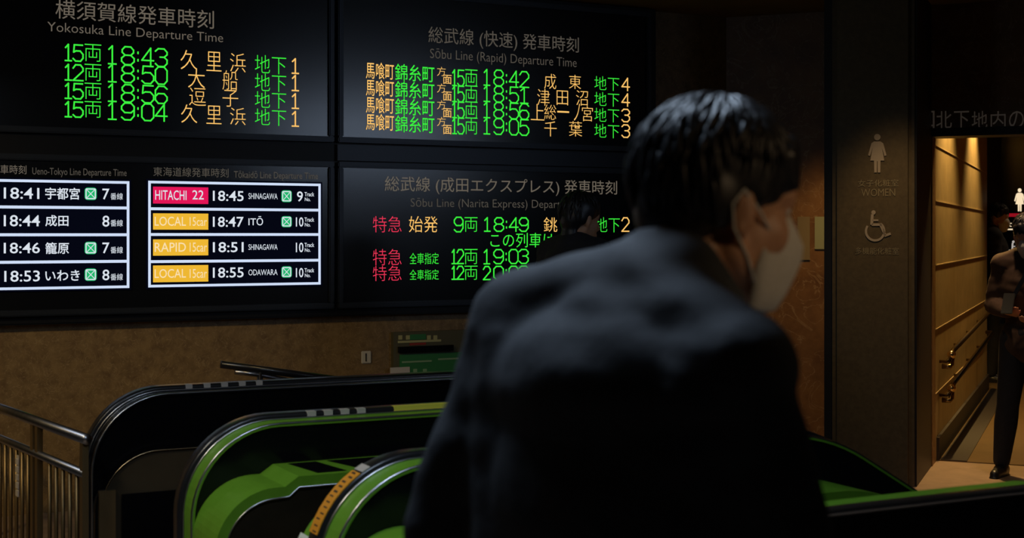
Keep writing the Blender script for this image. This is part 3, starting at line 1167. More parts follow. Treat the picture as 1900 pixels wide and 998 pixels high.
def extr_poly(bm, pts, q, th, mi=0):
    """flat shape given by photo points, built th thick in front of plane q."""
    lo = [bm.verts.new(F(*pp(x, y, q)[:1], q, pp(x, y, q)[1])) for x, y in pts]
    hi = [bm.verts.new(F(pp(x, y, q)[0], q - th, pp(x, y, q)[1])) for x, y in pts]
    n = len(pts)
    bm.faces.new(hi).material_index = mi
    bm.faces.new(list(reversed(lo))).material_index = mi
    for i in range(n):
        bm.faces.new((lo[i], lo[(i + 1) % n], hi[(i + 1) % n], hi[i])).material_index = mi


def circle(cx, cy, r, n=18, a0=0, a1=360):
    full = abs(a1 - a0) >= 360
    return [(cx + r * math.cos(R(a0 + (a1 - a0) * k / (n if full else n - 1))), cy + r * math.sin(R(a0 + (a1 - a0) * k / (n if full else n - 1)))) for k in range(n)]


def woman_icon(bm, cx, top, h, q, th, mi=0):
    s = h / 72.0

    def S(pts):
        return [(cx + x * s, top + y * s) for x, y in pts]
    extr_poly(bm, circle(cx, top + 6.5 * s, 6 * s), q, th, mi)
    extr_poly(bm, S([(-6, 14.5), (6, 14.5), (11, 18), (17, 40), (13.5, 41.5), (8.5, 26), (13, 50), (6, 50), (5.5, 72), (1, 72), (0.6, 51), (-0.6, 51), (-1, 72), (-5.5, 72), (-6, 50), (-13, 50), (-8.5, 26), (-13.5, 41.5), (-17, 40), (-11, 18)]), q, th, mi)


def arc_band(bm, cx, cy, r, wd, a0, a1, q, th, n=28, mi=0):
    for k in range(n):
        u, v = a0 + (a1 - a0) * k / n, a0 + (a1 - a0) * (k + 1) / n
        extr_poly(bm, [(cx + rr * math.cos(R(a)), cy + rr * math.sin(R(a))) for rr, a in ((r - wd, u), (r + wd, u), (r + wd, v), (r - wd, v))], q, th, mi)


def bar(bm, p, p2, wd, q, th, mi=0):
    d = Vector(p2) - Vector(p)
    n = Vector((-d.y, d.x)).normalized() * wd
    p, p2 = Vector(p), Vector(p2)
    extr_poly(bm, [tuple(p - n), tuple(p2 - n), tuple(p2 + n), tuple(p + n)], q, th, mi)


def wheelchair_icon(bm, cx, cy, s, q, th, mi=0):
    """cx, cy: wheel centre; s: wheel radius."""
    arc_band(bm, cx, cy, s, s * 0.12, -55, 255 - 40, q, th, mi=mi)
    extr_poly(bm, circle(cx - 0.18 * s, cy - 2.05 * s, 0.24 * s, 12), q, th, mi)
    bar(bm, (cx - 0.3 * s, cy - 1.85 * s), (cx - 0.38 * s, cy - 0.7 * s), 0.15 * s, q, th, mi)
    bar(bm, (cx - 0.36 * s, cy - 0.72 * s), (cx + 0.62 * s, cy - 0.72 * s), 0.13 * s, q, th, mi)
    bar(bm, (cx + 0.55 * s, cy - 0.8 * s), (cx + 1.12 * s, cy + 0.5 * s), 0.13 * s, q, th, mi)
    bar(bm, (cx + 1.02 * s, cy + 0.5 * s), (cx + 1.7 * s, cy + 0.25 * s), 0.13 * s, q, th, mi)
    bar(bm, (cx - 0.3 * s, cy - 1.2 * s), (cx + 0.35 * s, cy - 1.2 * s), 0.09 * s, q, th, mi)


def text_wall(bm, s, x0, y0, x1, y1, q, off=0.0, mi=0):
    xm = (x0 + x1) / 2
    place_text(bm, s, pp(x0, y0, q)[0], pp(x1, y0, q)[0], pp(xm, y1, q)[1], pp(xm, y0, q)[1], PF(q), off, False, mi)


QP = -PD - 0.001
ws = empty('restroom_sign', F(*[pp(1628, 360, QP)[0]], QP, pp(1628, 366, QP)[1]))
tag(ws, 'pale woman pictogram sign reading WOMEN high on the bronze pillar', 'sign', 'signs on the pillar')
bm = BM()
woman_icon(bm, 1628, 248, 72, QP, 0.006)
build('pictogram', bm, M_SIGNPALE, ws)
bm = BM()
text_wall(bm, '女子化粧室', 1592, 333, 1667, 346, QP - 0.003, 0.0)
text_wall(bm, 'WOMEN', 1598, 350, 1661, 364, QP - 0.003, -0.004)
build('lettering', bm, M_SIGNGOLD, ws, recalc=False)
hs = empty('restroom_sign', F(*[pp(1625, 450, QP)[0]], QP, pp(1625, 473, QP)[1]))
tag(hs, 'pale wheelchair pictogram sign below the WOMEN sign on the bronze pillar', 'sign', 'signs on the pillar')
bm = BM()
wheelchair_icon(bm, 1624, 429, 17, QP, 0.006)
build('pictogram', bm, M_SIGNPALE, hs)
bm = BM()
text_wall(bm, '多機能化粧室', 1587, 459, 1668, 472, QP - 0.003, 0.0)
build('lettering', bm, M_SIGNGOLD, hs, recalc=False)
# dim raised lettering over the entrance
bm = BM()
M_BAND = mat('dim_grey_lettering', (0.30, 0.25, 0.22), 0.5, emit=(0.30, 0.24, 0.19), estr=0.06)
for ch, x0, x1 in (('口', 1704, 1734), ('北', 1737, 1766), ('下', 1770, 1798), ('地', 1803, 1832), ('内', 1838, 1866), ('の', 1872, 1900), ('丸', 1906, 1934)):
    text_wall(bm, ch, x0, 206, x1, 238, -0.004, 0.0)
tag(build('wall_lettering', bm, M_BAND, recalc=False), 'dim grey station exit lettering on the header above the corridor', 'lettering')
# posters between the corner and the pillar
for (x0, y0, x1, y1, m, lab) in ((1512, 402, 1552, 462, mat('poster_mint', (0.34, 0.38, 0.25), 0.6), 'pale green poster on the brown wall just left of the pillar'),
                                 (1480, 402, 1503, 482, mat('poster_cream', (0.25, 0.20, 0.12), 0.6), 'narrow cream poster on the brown wall, left of the pale green one')):
    bm = BM()
    boxF(bm, pp(x0, y0, 0)[0], pp(x1, y0, 0)[0], -0.006, 0, pp(x0, y1, 0)[1], pp(x0, y0, 0)[1])
    po = build('poster', bm, m)
    tag(po, lab, 'poster', 'posters by the pillar')
    if x0 == 1512:
        bm = BM()
        boxF(bm, pp(1538, y0, 0)[0], pp(1548, y0, 0)[0], -0.008, -0.006, pp(x0, 425, 0)[1], pp(x0, 406, 0)[1])
        build('green_mark', bm, mat('poster_green', (0.06, 0.35, 0.05), 0.6), po)

# corridor handrails
M_HAND = mat('dark_brass_tube', (0.22, 0.15, 0.07), 0.25, 1.0)
for (za, zb2, lab) in ((0.735, 0.83, 'upper dark brass handrail along the corridor wall'), (0.50, 0.60, 'lower dark brass handrail along the corridor wall')):
    hr = empty('handrail', F(0.08, 0.7, za))
    tag(hr, lab, 'handrail', 'corridor handrails')
    bm = BM()
    pts = [F(0.02, 0.42, za - 0.10), F(0.075, 0.42, za - 0.10), F(0.08, 0.44, za - 0.09), F(0.08, 0.52, za - 0.01), F(0.08, 0.62, za), F(0.08, 4.6, zb2), F(0.02, 4.65, zb2)]
    tube(bm, pts, 0.019, 10)
    build('tube', bm, M_HAND, hr, True)
    for q in (0.45, 1.5, 2.6, 3.7):
        bm = BM()
        zz = za + (zb2 - za) * max(0, (q - 0.62)) / 4.0 - (0.0 if q > 0.6 else 0.02)
        tube(bm, [F(0.0, q, zz - 0.05), F(0.05, q, zz - 0.05), F(0.08, q, zz - 0.01)], 0.011, 8)
        build('bracket', bm, M_HAND, hr, True)
    bm = BM()
    ellipsoid(bm, F(0.08, 0.46, za - 0.02), (0.03, 0.03, 0.03), seg=14)
    build('end_cap', bm, mat('bright_brass', (0.75, 0.55, 0.28), 0.18, 1.0), hr, True)

# black sign wall at the corridor end
QS = 6.7
sg = empty('restroom_sign', F(pp(1880, 430, QS)[0], QS, 0))
tag(sg, 'tall black lit restroom sign panel at the end of the corridor, right edge', 'sign')
bm = BM()
rl = pp(1857, 300, QS)[0]
boxF(bm, rl, rl + 1.1, QS, QS + 0.12, 0, 3.05)
build('panel', bm, M_BLACKGLOSS, sg)
L_SIGN = em('sign_light', (1.0, 0.78, 0.50), 0.95)
bm = BM()
woman_icon(bm, 1892, 349, 43, QS - 0.001, 0.004)
build('pictogram', bm, L_SIGN, sg)
bm = BM()
bar(bm, (1864, 399), (1925, 399), 3.2, QS - 0.001, 0.004)
build('red_line', bm, em('sign_red', (0.45, 0.008, 0.02), 0.6), sg)
bm = BM()
text_wall(bm, '女子化粧室', 1866, 411, 1925, 421, QS - 0.004, 0.02)
bar(bm, (1864, 425.5), (1925, 425.5), 1.2, QS - 0.001, 0.004)
build('lettering', bm, L_SIGN, sg, recalc=False)
bm = BM()
wheelchair_icon(bm, 1882, 469, 10, QS - 0.001, 0.004)
build('pictogram', bm, em('sign_white_dim', (0.75, 0.68, 0.62), 0.55), sg)
bm = BM()
bar(bm, (1862, 491), (1886, 491), 4.2, QS - 0.001, 0.004)
build('green_light', bm, em('sign_green', (0.01, 0.22, 0.05), 0.8), sg)
bm = BM()
bar(bm, (1868, 507), (1896, 507), 4.0, QS - 0.001, 0.004)
build('pale_strip', bm, em('sign_beige', (0.4, 0.30, 0.16), 0.35), sg)

# =================================================================== PEOPLE
def sk(name, c):
    m = noisy(name, c, tuple(min(1, x * 1.15) for x in c), 60, 0.5, detail=3)
    m.node_tree.nodes['Principled BSDF'].inputs['Subsurface Weight'].default_value = 0.08
    return m


M_SKIN = sk('skin', (0.50, 0.27, 0.16))
M_HAIR = noisy('black_hair', (0.008, 0.008, 0.010), (0.022, 0.022, 0.026), 90, 0.42, detail=3, spec=0.5)
M_MASK = noisy('white_mask_cloth', (0.62, 0.60, 0.55), (0.70, 0.68, 0.63), 120, 0.85, detail=2)
M_COAT = noisy('dark_coat_cloth', (0.045, 0.048, 0.055), (0.060, 0.064, 0.072), 40, 0.8, detail=4, bump=0.1)
M_NAVY = noisy('navy_cloth', (0.010, 0.011, 0.017), (0.016, 0.017, 0.025), 40, 0.85, detail=4)
M_BROWNTOP = noisy('brown_knit', (0.055, 0.028, 0.015), (0.075, 0.040, 0.022), 60, 0.85, detail=4)
M_SHOE = mat('black_leather', (0.012, 0.012, 0.013), 0.35)
M_SHIRT = mat('pale_shirt', (0.5, 0.48, 0.47), 0.8)
M_EYE = mat('eye_white', (0.7, 0.68, 0.65), 0.25)


class Person:
    def __init__(self, loc, yaw, scale, label, coat, pants, pose, group=None, voxel=0.008, hair='short', mask=True, name='person', masktie=True):
        self.root = empty(name, Vector((loc[0], loc[1], 0)))
        tag(self.root, label, 'person', group)
        self.M = Matrix.Translation((loc[0], loc[1], loc[2] if len(loc) > 2 else 0)) @ Matrix.Rotation(yaw, 4, 'Z') @ Matrix.Scale(scale, 4)
        self.p = pose
        self.v = voxel
        hm = Matrix.Translation(pose['head']) @ Matrix.Rotation(pose.get('head_yaw', 0), 4, 'Z') @ Matrix.Rotation(pose.get('head_pitch', 0), 4, 'Y') @ Matrix.Rotation(pose.get('head_roll', 0), 4, 'X')
        self.hm = hm
        self.body()
        self.hair(hair)
        if mask:
            self.mask()
        self.jacket(coat)
        self.trousers(pants)
        self.shoes()
        self.eyes()

    def fin(self, me, name, m, smooth=True):
        me.transform(self.M)
        me.update()
        return link_mesh(name, me, m, self.root, smooth)

    def H(self, x, y, z):
        return self.hm @ Vector((x, y, z))

    def hell(self, bm, c, r, rot=None, seg=20):
        m = self.hm @ Matrix.Translation(c)
        if rot:
            m = m @ Euler(rot).to_matrix().to_4x4()
        m = m @ Matrix.Diagonal((r[0], r[1], r[2], 1))
        bmesh.ops.create_uvsphere(bm, u_segments=seg, v_segments=seg * 2 // 3, radius=1.0, matrix=m)

    def hand(self, bm, wrist, elbow, side, curl, palm_n):
        d = (wrist - elbow).normalized()
        pn = (palm_n - d * palm_n.dot(d)).normalized()      # the way the palm faces
        ac = d.cross(pn) * side                              # towards the thumb
        capsule(bm, wrist - d * 0.01, wrist + d * 0.02, 0.026, 0.026, flat=(pn, 0.75))
        for k in range(-2, 3):
            capsule(bm, wrist + d * 0.015 + ac * (0.012 * k), wrist + d * 0.085 + ac * (0.016 * k), 0.014, 0.0125)
        for k, L in zip((1.5, 0.5, -0.5, -1.5), (0.070, 0.078, 0.073, 0.056)):
            b = wrist + d * 0.088 + ac * (0.0195 * k)
            a1 = curl
            d1 = (d * math.cos(a1) + pn * math.sin(a1)).normalized()
            d2 = (d * math.cos(2.0 * a1) + pn * math.sin(2.0 * a1)).normalized()
            d3 = (d * math.cos(2.8 * a1) + pn * math.sin(2.8 * a1)).normalized()
            m1 = b + d1 * L * 0.45
            m2 = m1 + d2 * L * 0.32
            capsule(bm, b - d * 0.012, m1, 0.0092, 0.0085, 10)
            capsule(bm, m1, m2, 0.0085, 0.0078, 10)
            capsule(bm, m2, m2 + d3 * L * 0.23, 0.0078, 0.007, 10)
        tb = wrist + d * 0.025 + ac * 0.026
        t1 = tb + (d * 0.7 + ac * 0.7 + pn * 0.3).normalized() * 0.042
        t2 = t1 + (d * 0.9 + ac * 0.2 + pn * 0.45).normalized() * 0.034
        capsule(bm, tb, t1, 0.013, 0.0105, 10)
        capsule(bm, t1, t2, 0.0105, 0.008, 10)

    def torso_parts(self, bm, g):
        p = self.p
        sl, sr = p['shoulder_l'], p['shoulder_r']
        hl, hr_ = p['hip_l'], p['hip_r']
        sm, pm = (sl + sr) / 2, (hl + hr_) / 2
        up = (sm - pm).normalized()
        lat = ((sl - sr).normalized() + (hl - hr_).normalized()).normalized()
        lat = (lat - up * lat.dot(up)).normalized()
        fw = lat.cross(up).normalized()

        def el(c, rf, rl, ru):
            m = Matrix((( fw.x, lat.x, up.x, 0), (fw.y, lat.y, up.y, 0), (fw.z, lat.z, up.z, 0), (0, 0, 0, 1)))
            ellipsoid(bm, c, (rf, rl, ru), m, 24)
        L = (sm - pm).length
        el(pm + up * 0.02, 0.105 + g, 0.160 + g, 0.13 + g)
        el(pm + up * L * 0.33, 0.098 + g, 0.140 + g, 0.17 + g)
        el(pm + up * L * 0.68 + fw * 0.005, 0.115 + g, 0.160 + g, 0.19 + g)
        el(sm - up * 0.06 - fw * 0.02, 0.098 + g, 0.165 + g, 0.11 + g)
        capsule(bm, sr, sl, 0.062 + g, 0.062 + g, 16)
        nb_ = p['neck']
        for s in (sl, sr):
            capsule(bm, nb_ - up * 0.02 - fw * 0.01, s.lerp(nb_, 0.15), 0.060 + g * 0.7, 0.055 + g, 16)
        return up, lat, fw

    def limb_arm(self, bm, s, g, wrist_trim=0.0):
        p = self.p
        sh, el, wr = p['shoulder_' + s], p['elbow_' + s], p['wrist_' + s]
        w2 = wr.lerp(el, wrist_trim)
        capsule(bm, sh, el, 0.054 + g, 0.041 + g)
        capsule(bm, el, el.lerp(w2, 0.35), 0.041 + g, 0.042 + g)
        capsule(bm, el.lerp(w2, 0.35), w2, 0.042 + g, 0.028 + g)

    def limb_leg(self, bm, s, g, trim=0.0):
        p = self.p
        h, k, a = p['hip_' + s], p['knee_' + s], p['ankle_' + s]
        a2 = a.lerp(k, trim)
        capsule(bm, h, k, 0.085 + g, 0.056 + g, 18)
        capsule(bm, k, k.lerp(a2, 0.35), 0.055 + g, 0.058 + g, 16)
        capsule(bm, k.lerp(a2, 0.35), a2, 0.058 + g, 0.038 + g, 16)

    def body(self):
        bm = BM()
        h = self.hell
        h(bm, (-0.012, 0, 0.030), (0.098, 0.076, 0.094), seg=28)
        h(bm, (0.028, 0, -0.035), (0.068, 0.062, 0.085), seg=24)
        h(bm, (0.060, 0, 0.030), (0.040, 0.055, 0.045))
        H = self.H
        for s in (1, -1):
            capsule(bm, H(-0.002, 0.052 * s, -0.055), H(0.062, 0.020 * s, -0.106), 0.020, 0.018)
            h(bm, (0.054, 0.036 * s, -0.026), (0.030, 0.025, 0.034))      # cheek bone
            capsule(bm, H(0.082, 0.012 * s, 0.028), H(0.070, 0.046 * s, 0.026), 0.012, 0.010)   # brow
            h(bm, (-0.008, 0.076 * s, -0.005), (0.020, 0.008, 0.032), (0, R(-12), R(18) * s))   # ear
            capsule(bm, H(-0.010, 0.078 * s, -0.030), H(0.0, 0.074 * s, -0.036), 0.008, 0.007)
            h(bm, (0.098, 0.012 * s, -0.042), (0.012, 0.009, 0.009))
        capsule(bm, H(0.088, 0, 0.012), H(0.112, 0, -0.034), 0.010, 0.013)
        h(bm, (0.070, 0, -0.105), (0.026, 0.028, 0.020))
        capsule(bm, H(0.090, -0.020, -0.070), H(0.090, 0.020, -0.070), 0.010, 0.010, flat=(H(0, 0, 1) - H(0, 0, 0), 0.7))
        capsule(bm, H(0.087, -0.016, -0.082), H(0.087, 0.016, -0.082), 0.010, 0.010, flat=(H(0, 0, 1) - H(0, 0, 0), 0.8))
        capsule(bm, H(-0.022, 0, -0.06), self.p['neck'], 0.056, 0.062, 18)
        self.torso_parts(bm, 0.0)
        up = Vector((0, 0, 1))
        for s, sd in (('l', 1), ('r', -1)):
            self.limb_arm(bm, s, 0.0)
            self.limb_leg(bm, s, 0.0)
            p = self.p
            self.hand(bm, p['wrist_' + s], p['elbow_' + s], p.get('thumb_' + s, -sd), p.get('curl', 0.35), p.get('palm_' + s, Vector((0.1, -sd, 0.0))))
            a = p['ankle_' + s]
            fd = p.get('foot_' + s, Vector((1, 0, 0)))
            capsule(bm, a - Vector((0, 0, 0.045)) - fd * 0.03, a - Vector((0, 0, 0.055)) + fd * 0.12, 0.035, 0.028)
        self.fin(remeshed(bm, self.v, 3), 'body', M_SKIN)

    def hair(self, style):
        bm = BM()
        h = self.hell
        H = self.H
        h(bm, (-0.016, 0, 0.050), (0.104, 0.086, 0.094), seg=28)
        h(bm, (-0.060, 0, -0.005), (0.058, 0.072, 0.075))
        h(bm, (-0.062, 0, -0.085), (0.038, 0.057, 0.065))
        for s in (1, -1):
            h(bm, (-0.040, 0.064 * s, 0.012), (0.044, 0.022, 0.048))
            capsule(bm, H(0.026, 0.070 * s, 0.06), H(0.020, 0.074 * s, 0.012), 0.013, 0.006)
            capsule(bm, H(0.052, 0.058 * s, 0.075), H(0.070, 0.059 * s, 0.036), 0.018, 0.007)
            capsule(bm, H(0.066, 0.030 * s, 0.090), H(0.092, 0.026 * s, 0.044), 0.020, 0.007)
        capsule(bm, H(0.066, 0, 0.095), H(0.098, 0, 0.048), 0.020, 0.007)
        if style == 'long':
            for s in (1, -1, 0):
                capsule(bm, H(-0.07, 0.05 * s, 0.0), H(-0.085, 0.06 * s, -0.20), 0.045, 0.03)
        me = remeshed(bm, self.v, 3)
        bm = BM()
        bm.from_mesh(me)
        bpy.data.meshes.remove(me)
        rnd = random.Random(3)
        n = 520 if self.v < 0.007 else 120
        for i in range(n):
            az = rnd.uniform(-math.pi, math.pi)
            front = abs(az) < R(62)
            lim = R(62) if front else (R(84) if abs(az) < R(108) else R(126))
            a0 = rnd.uniform(R(2), lim - R(28))
            a1 = min(lim + rnd.uniform(-R(8), R(8)), a0 + rnd.uniform(R(30), R(48)))
            sw = rnd.uniform(-0.25, 0.25)
            lift = rnd.uniform(1.00, 1.045)
            pts, rad = [], []
            for k in range(6):
                f = k / 5
                a = a0 + (a1 - a0) * f
                azz = az + sw * f
                rr = lift + 0.05 * math.sin(f * math.pi) * rnd.uniform(0.3, 1.0) + 0.03 * f
                x = math.sin(a) * math.cos(azz) * 0.105 * rr - 0.018
                y = math.sin(a) * math.sin(azz) * 0.089 * rr
                z = math.cos(a) * 0.094 * rr + 0.045
                if math.cos(a) < 0:
                    z = math.cos(a) * 0.12 * rr + 0.045
                pts.append(H(x, y, z))
                rad.append(0.0065 * (1 - 0.85 * f ** 1.5) * (0.5 + min(1, f * 4) * 0.5))
            tube(bm, pts, rad, 6)
        bm2 = bpy.data.meshes.new('hair')
        bm.to_mesh(bm2)
        bm.free()
        self.fin(bm2, 'hair', M_HAIR)

    def mask(self):
        bm = BM()
        prof = [(0.102, 0.004, 0.036, 0.045), (0.113, -0.012, 0.047, 0.062), (0.126, -0.032, 0.057, 0.080), (0.126, -0.052, 0.061, 0.088), (0.119, -0.075, 0.060, 0.086), (0.111, -0.098, 0.053, 0.074), (0.099, -0.122, 0.042, 0.058), (0.070, -0.134, 0.032, 0.035)]
        n = 16
        grid = []
        for (X, Z, Wd, dr) in prof:
            row = []
            for k in range(n + 1):
                u = -1 + 2 * k / n
                x = X - dr * abs(u) ** 2.2
                row.append(bm.verts.new(self.H(x, u * Wd, Z)))
            grid.append(row)
        for a, b in zip(grid, grid[1:]):
            for k in range(n):
                bm.faces.new((a[k], a[k + 1], b[k + 1], b[k]))
        bmesh.ops.recalc_face_normals(bm, faces=bm.faces)
        bmesh.ops.solidify(bm, geom=bm.faces[:], thickness=0.0025)
        for s in (1, -1):
            tube(bm, [self.H(0.048, 0.056 * s, -0.025), self.H(0.022, 0.072 * s, -0.004), self.H(-0.012, 0.085 * s, 0.020), self.H(-0.026, 0.085 * s, 0.0), self.H(-0.018, 0.082 * s, -0.03), self.H(0.014, 0.068 * s, -0.062), self.H(0.036, 0.055 * s, -0.092)], 0.0022, 6)
        me = bpy.data.meshes.new('face_mask')
        bm.to_mesh(me)
        bm.free()
        self.fin(me, 'face_mask', M_MASK)

    def eyes(self):
        for s in (1, -1):
            bm = BM()
            self.hell(bm, (0.076, 0.031 * s, 0.008), (0.009, 0.012, 0.007), seg=12)
            me = bpy.data.meshes.new('eye')
            bm.to_mesh(me)
            bm.free()
            self.fin(me, 'eye', M_EYE)

    def jacket(self, m):
        bm = BM()
        g = self.p.get('coat_g', 0.022)
        up, lat, fw = self.torso_parts(bm, g)
        p = self.p
        pm = (p['hip_l'] + p['hip_r']) / 2
        mrot = Matrix(((fw.x, lat.x, up.x, 0), (fw.y, lat.y, up.y, 0), (fw.z, lat.z, up.z, 0), (0, 0, 0, 1)))
        ellipsoid(bm, pm - up * p.get('hem', 0.05), (0.115 + g, 0.170 + g, 0.12), mrot, 24)
        smid = (p['shoulder_l'] + p['shoulder_r']) / 2
        for s, sd in (('l', 1), ('r', -1)):
            self.limb_arm(bm, s, g, 0.04)
            sh = p['shoulder_' + s]
            # loose cloth bridging shoulder, back and upper arm
            capsule(bm, sh.lerp(smid, 0.2) - up * 0.04 - fw * 0.01, pm + up * ((smid - pm).length * 0.40) + lat * 0.085 * sd - fw * 0.01, 0.068 + g, 0.075 + g, 16)
            capsule(bm, sh.lerp(smid, 0.1) - up * 0.02, sh.lerp(p['elbow_' + s], 0.45).lerp(pm + up * 0.25, 0.18), 0.056 + g, 0.050 + g, 16)
            capsule(bm, sh + up * 0.004, p['neck'] + up * 0.004 - fw * 0.012, 0.056 + g, 0.050 + g, 16)
        nb_ = p['neck']
        col = p.get('collar', 0.0)
        if col:
            hdir = (p['head'] - nb_).normalized()
            for k in range(40):
                a = R(50 + 260 * k / 39)
                b0 = nb_ - up * 0.03 + fw * (0.086 * math.cos(a)) + lat * (0.088 * math.sin(a))
                capsule(bm, b0, b0 + hdir * col * (0.32 + 0.68 * abs(math.sin(a / 2)) ** 5) + (fw * math.cos(a) + lat * math.sin(a)) * 0.012, 0.022, 0.012, 8)
        hood = p.get('hood', 0.0)
        if hood:
            for k in range(-3, 4):
                a = R(180 + 26 * k)
                capsule(bm, nb_ + fw * (0.085 * math.cos(a)) + lat * (0.09 * math.sin(a)) + up * 0.02, nb_ + fw * (0.15 * math.cos(a)) + lat * (0.12 * math.sin(a)) - up * 0.05, 0.03, 0.035, 10)
        me = remeshed(bm, max(self.v, 0.007), 14)
        # soft creases in the cloth
        from mathutils import noise, Vector as V3
        for v in me.vertices:
            q = v.co * 7.0
            v.co += v.normal * (noise.noise(q) * 0.007 + noise.noise(V3((q.x, q.y * 2.0, q.z * 3.2))) * 0.005)
        self.fin(me, 'jacket', m)
        if p.get('shirt'):
            bm = BM()
            for k in range(22):
                a0, a1 = R(360 * k / 22), R(360 * (k + 1) / 22)
                c0 = nb_ + fw * 0.035 + up * 0.012
                hd = (p['head'] - nb_).normalized()
                tube(bm, [c0 + fw * (0.064 * math.cos(a0) + 0.012) + lat * (0.066 * math.sin(a0)) + hd * 0.012, c0 + fw * (0.064 * math.cos(a1) + 0.012) + lat * (0.066 * math.sin(a1)) + hd * 0.012], 0.020, 8)
            self.fin(remeshed(bm, 0.006, 3), 'shirt_collar', M_SHIRT)

    def trousers(self, m):
        bm = BM()
        p = self.p
        pm = (p['hip_l'] + p['hip_r']) / 2
        ellipsoid(bm, pm + Vector((0, 0, 0.02)), (0.12, 0.172, 0.13), None, 22)
        for s in ('l', 'r'):
            self.limb_leg(bm, s, 0.016, 0.04)
        me = remeshed(bm, max(self.v, 0.009), 4)
        self.fin(me, 'trousers', m)

    def shoes(self):
        for s in ('l', 'r'):
            bm = BM()
            a = self.p['ankle_' + s]
            fd = self.p.get('foot_' + s, Vector((1, 0, 0)))
            g = Vector((a.x, a.y, a.z - 0.045))
            capsule(bm, g - fd * 0.045, g + fd * 0.03, 0.042, 0.043)
            capsule(bm, g + fd * 0.03 - Vector((0, 0, 0.008)), g + fd * 0.15 - Vector((0, 0, 0.012)), 0.044, 0.031)
            capsule(bm, g - fd * 0.02, g - fd * 0.02 + Vector((0, 0, 0.05)), 0.043, 0.04)
            sole = Vector((0, 0, -0.034))
            capsule(bm, g - fd * 0.05 + sole, g + fd * 0.16 + sole, 0.040, 0.034, 16, flat=(Vector((0, 0, 1)), 0.3))
            self.fin(remeshed(bm, max(self.v, 0.007), 3), 'shoe', M_SHOE)


V = Vector
# --- the man passing close to the camera
yaw = R(45)
pose = dict(
    shoulder_l=V((0.075, 0.172, 1.425)), shoulder_r=V((0.075, -0.172, 1.392)), neck=V((0.095, -0.012, 1.478)),
    head=V((0.222, -0.046, 1.588)), head_yaw=R(-27), head_pitch=R(9), head_roll=R(0),
    hip_l=V((0, 0.088, 0.87)), hip_r=V((0, -0.088, 0.87)),
    knee_l=V((0.18, 0.095, 0.50)), ankle_l=V((0.12, 0.095, 0.09)), knee_r=V((-0.05, -0.095, 0.47)), ankle_r=V((-0.24, -0.095, 0.13)),
    elbow_l=V((0.0, 0.25, 1.15)), wrist_l=V((0.12, 0.26, 0.93)), elbow_r=V((0.10, -0.245, 1.13)), wrist_r=V((0.26, -0.25, 0.95)),
    palm_l=V((0.1, -1, 0)), palm_r=V((0.1, 1, 0)), coat_g=0.019, collar=0.15, shirt=True, hem=0.10)
shc = V((0.139, 1.78, 0))
f = V((math.cos(yaw), math.sin(yaw), 0))
origin = shc - f * 0.075
Person((origin.x, origin.y), yaw, 1.0, 'large man in dark coat and white face mask walking past close to the camera', M_COAT, M_NAVY, pose, voxel=0.0055)

# --- man beyond the far escalator, head in front of the boards
dep = 7.4
hx = (1078 - CX) / FPX * dep
pose2 = dict(
    shoulder_l=V((0.0, 0.18, 1.42)), shoulder_r=V((0.0, -0.18, 1.42)), neck=V((0.0, 0, 1.475)),
    head=V((0.04, 0, 1.60)), head_yaw=R(-10), head_pitch=R(8),
    hip_l=V((0, 0.088, 0.90)), hip_r=V((0, -0.088, 0.90)),
    knee_l=V((0.15, 0.095, 0.50)), ankle_l=V((0.16, 0.095, 0.08)), knee_r=V((0.0, -0.095, 0.49)), ankle_r=V((-0.12, -0.095, 0.11)),
    elbow_l=V((-0.04, 0.24, 1.14)), wrist_l=V((0.10, 0.24, 0.94)), elbow_r=V((0.02, -0.24, 1.13)), wrist_r=V((0.16, -0.23, 0.93)), collar=0.05)
y2 = R(42)
Person((hx - 0.04 * math.cos(y2), dep - 0.04 * math.sin(y2)), y2, 1.02, 'dark-haired man beyond the far escalator, his head before the lower right board', M_NAVY, M_NAVY, pose2, voxel=0.009, mask=False)

# --- dark figure at the corridor corner
dep = 14.75
hx = (1844 - CX) / FPX * dep
pose3 = dict(pose2)
pose3 = {k: (v.copy() if isinstance(v, Vector) else v) for k, v in pose2.items()}
pose3.update(head_yaw=R(-25), knee_r=V((0.01, -0.095, 0.49)), ankle_r=V((-0.03, -0.095, 0.08)), knee_l=V((0.02, 0.095, 0.49)), ankle_l=V((-0.02, 0.095, 0.08)), collar=0.04)
y3 = R(-20)
Person((hx, dep), y3, 1.08, 'person in black with a face mask standing at the corner of the restroom corridor', M_NAVY, M_NAVY, pose3, voxel=0.010)

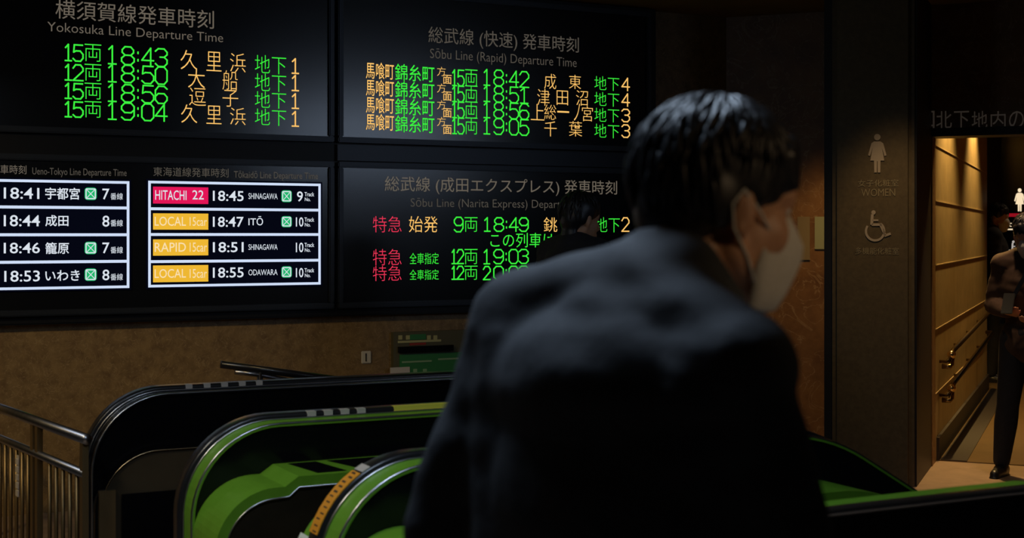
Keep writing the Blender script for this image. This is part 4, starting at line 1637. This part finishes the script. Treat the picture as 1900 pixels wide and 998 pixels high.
# --- woman holding a phone before the corridor
foot = px_depth(1858, 880, 9.05)
yw = R(-125)
pose4 = dict(
    shoulder_l=V((0.0, 0.165, 1.38)), shoulder_r=V((0.0, -0.165, 1.36)), neck=V((0.0, 0, 1.43)),
    head=V((0.045, 0, 1.545)), head_yaw=R(5), head_pitch=R(20),
    hip_l=V((0, 0.085, 0.88)), hip_r=V((0, -0.085, 0.88)),
    knee_l=V((-0.02, 0.06, 0.47)), ankle_l=V((-0.06, 0.04, 0.08)), knee_r=V((0.06, -0.115, 0.47)), ankle_r=V((0.07, -0.155, 0.08)),
    elbow_l=V((-0.03, 0.22, 1.10)), wrist_l=V((0.16, 0.10, 1.03)), elbow_r=V((-0.02, -0.235, 1.09)), wrist_r=V((0.18, -0.09, 1.06)),
    palm_l=V((0, 0, 1)), palm_r=V((0, 0.3, 1)), thumb_r=1, thumb_l=-1, curl=0.5, coat_g=0.016, hem=0.05)
cw_, sw_ = math.cos(yw), math.sin(yw)
ar = pose4['ankle_r']
ox = foot.x - (ar.x * cw_ - ar.y * sw_)
oy = foot.y - (ar.x * sw_ + ar.y * cw_)
wm = Person((ox, oy), yw, 1.0, 'woman in a brown top and dark trousers standing with a phone, right edge', M_BROWNTOP, M_NAVY, pose4, voxel=0.008, hair='long')
# shoulder bag strap, a child of the woman; the bag hangs at her hip
bm = BM()
P_ = [V((0.115, 0.06, 1.42)), V((0.150, 0.02, 1.30)), V((0.150, -0.06, 1.15)), V((0.13, -0.14, 0.98))]
for a, b in zip(P_, P_[1:]):
    q = [a + V((0, -0.014, 0)), a + V((0, 0.014, 0)), a + V((0.006, 0.014, 0)), a + V((0.006, -0.014, 0))]
    q2 = [b + V((0, -0.014, 0)), b + V((0, 0.014, 0)), b + V((0.006, 0.014, 0)), b + V((0.006, -0.014, 0))]
    hexa(bm, q + q2)
me = bpy.data.meshes.new('bag_strap')
bm.to_mesh(me)
bm.free()
wm.fin(me, 'bag_strap', M_SHOE, False)
bm = BM()
ph = wm.M @ V((0.315, -0.045, 1.12))
mm = Matrix.Translation(ph) @ Matrix.Rotation(yw, 4, 'Z') @ Matrix.Rotation(R(-30), 4, 'Y')
bmesh.ops.create_cube(bm, size=1.0, matrix=mm @ Matrix.Diagonal((0.009, 0.07, 0.145, 1)))
bmesh.ops.bevel(bm, geom=bm.edges[:], offset=0.003, segments=2, affect='EDGES')
tag(build('phone', bm, M_RUBBER), 'dark phone in the hands of the woman in brown', 'phone')
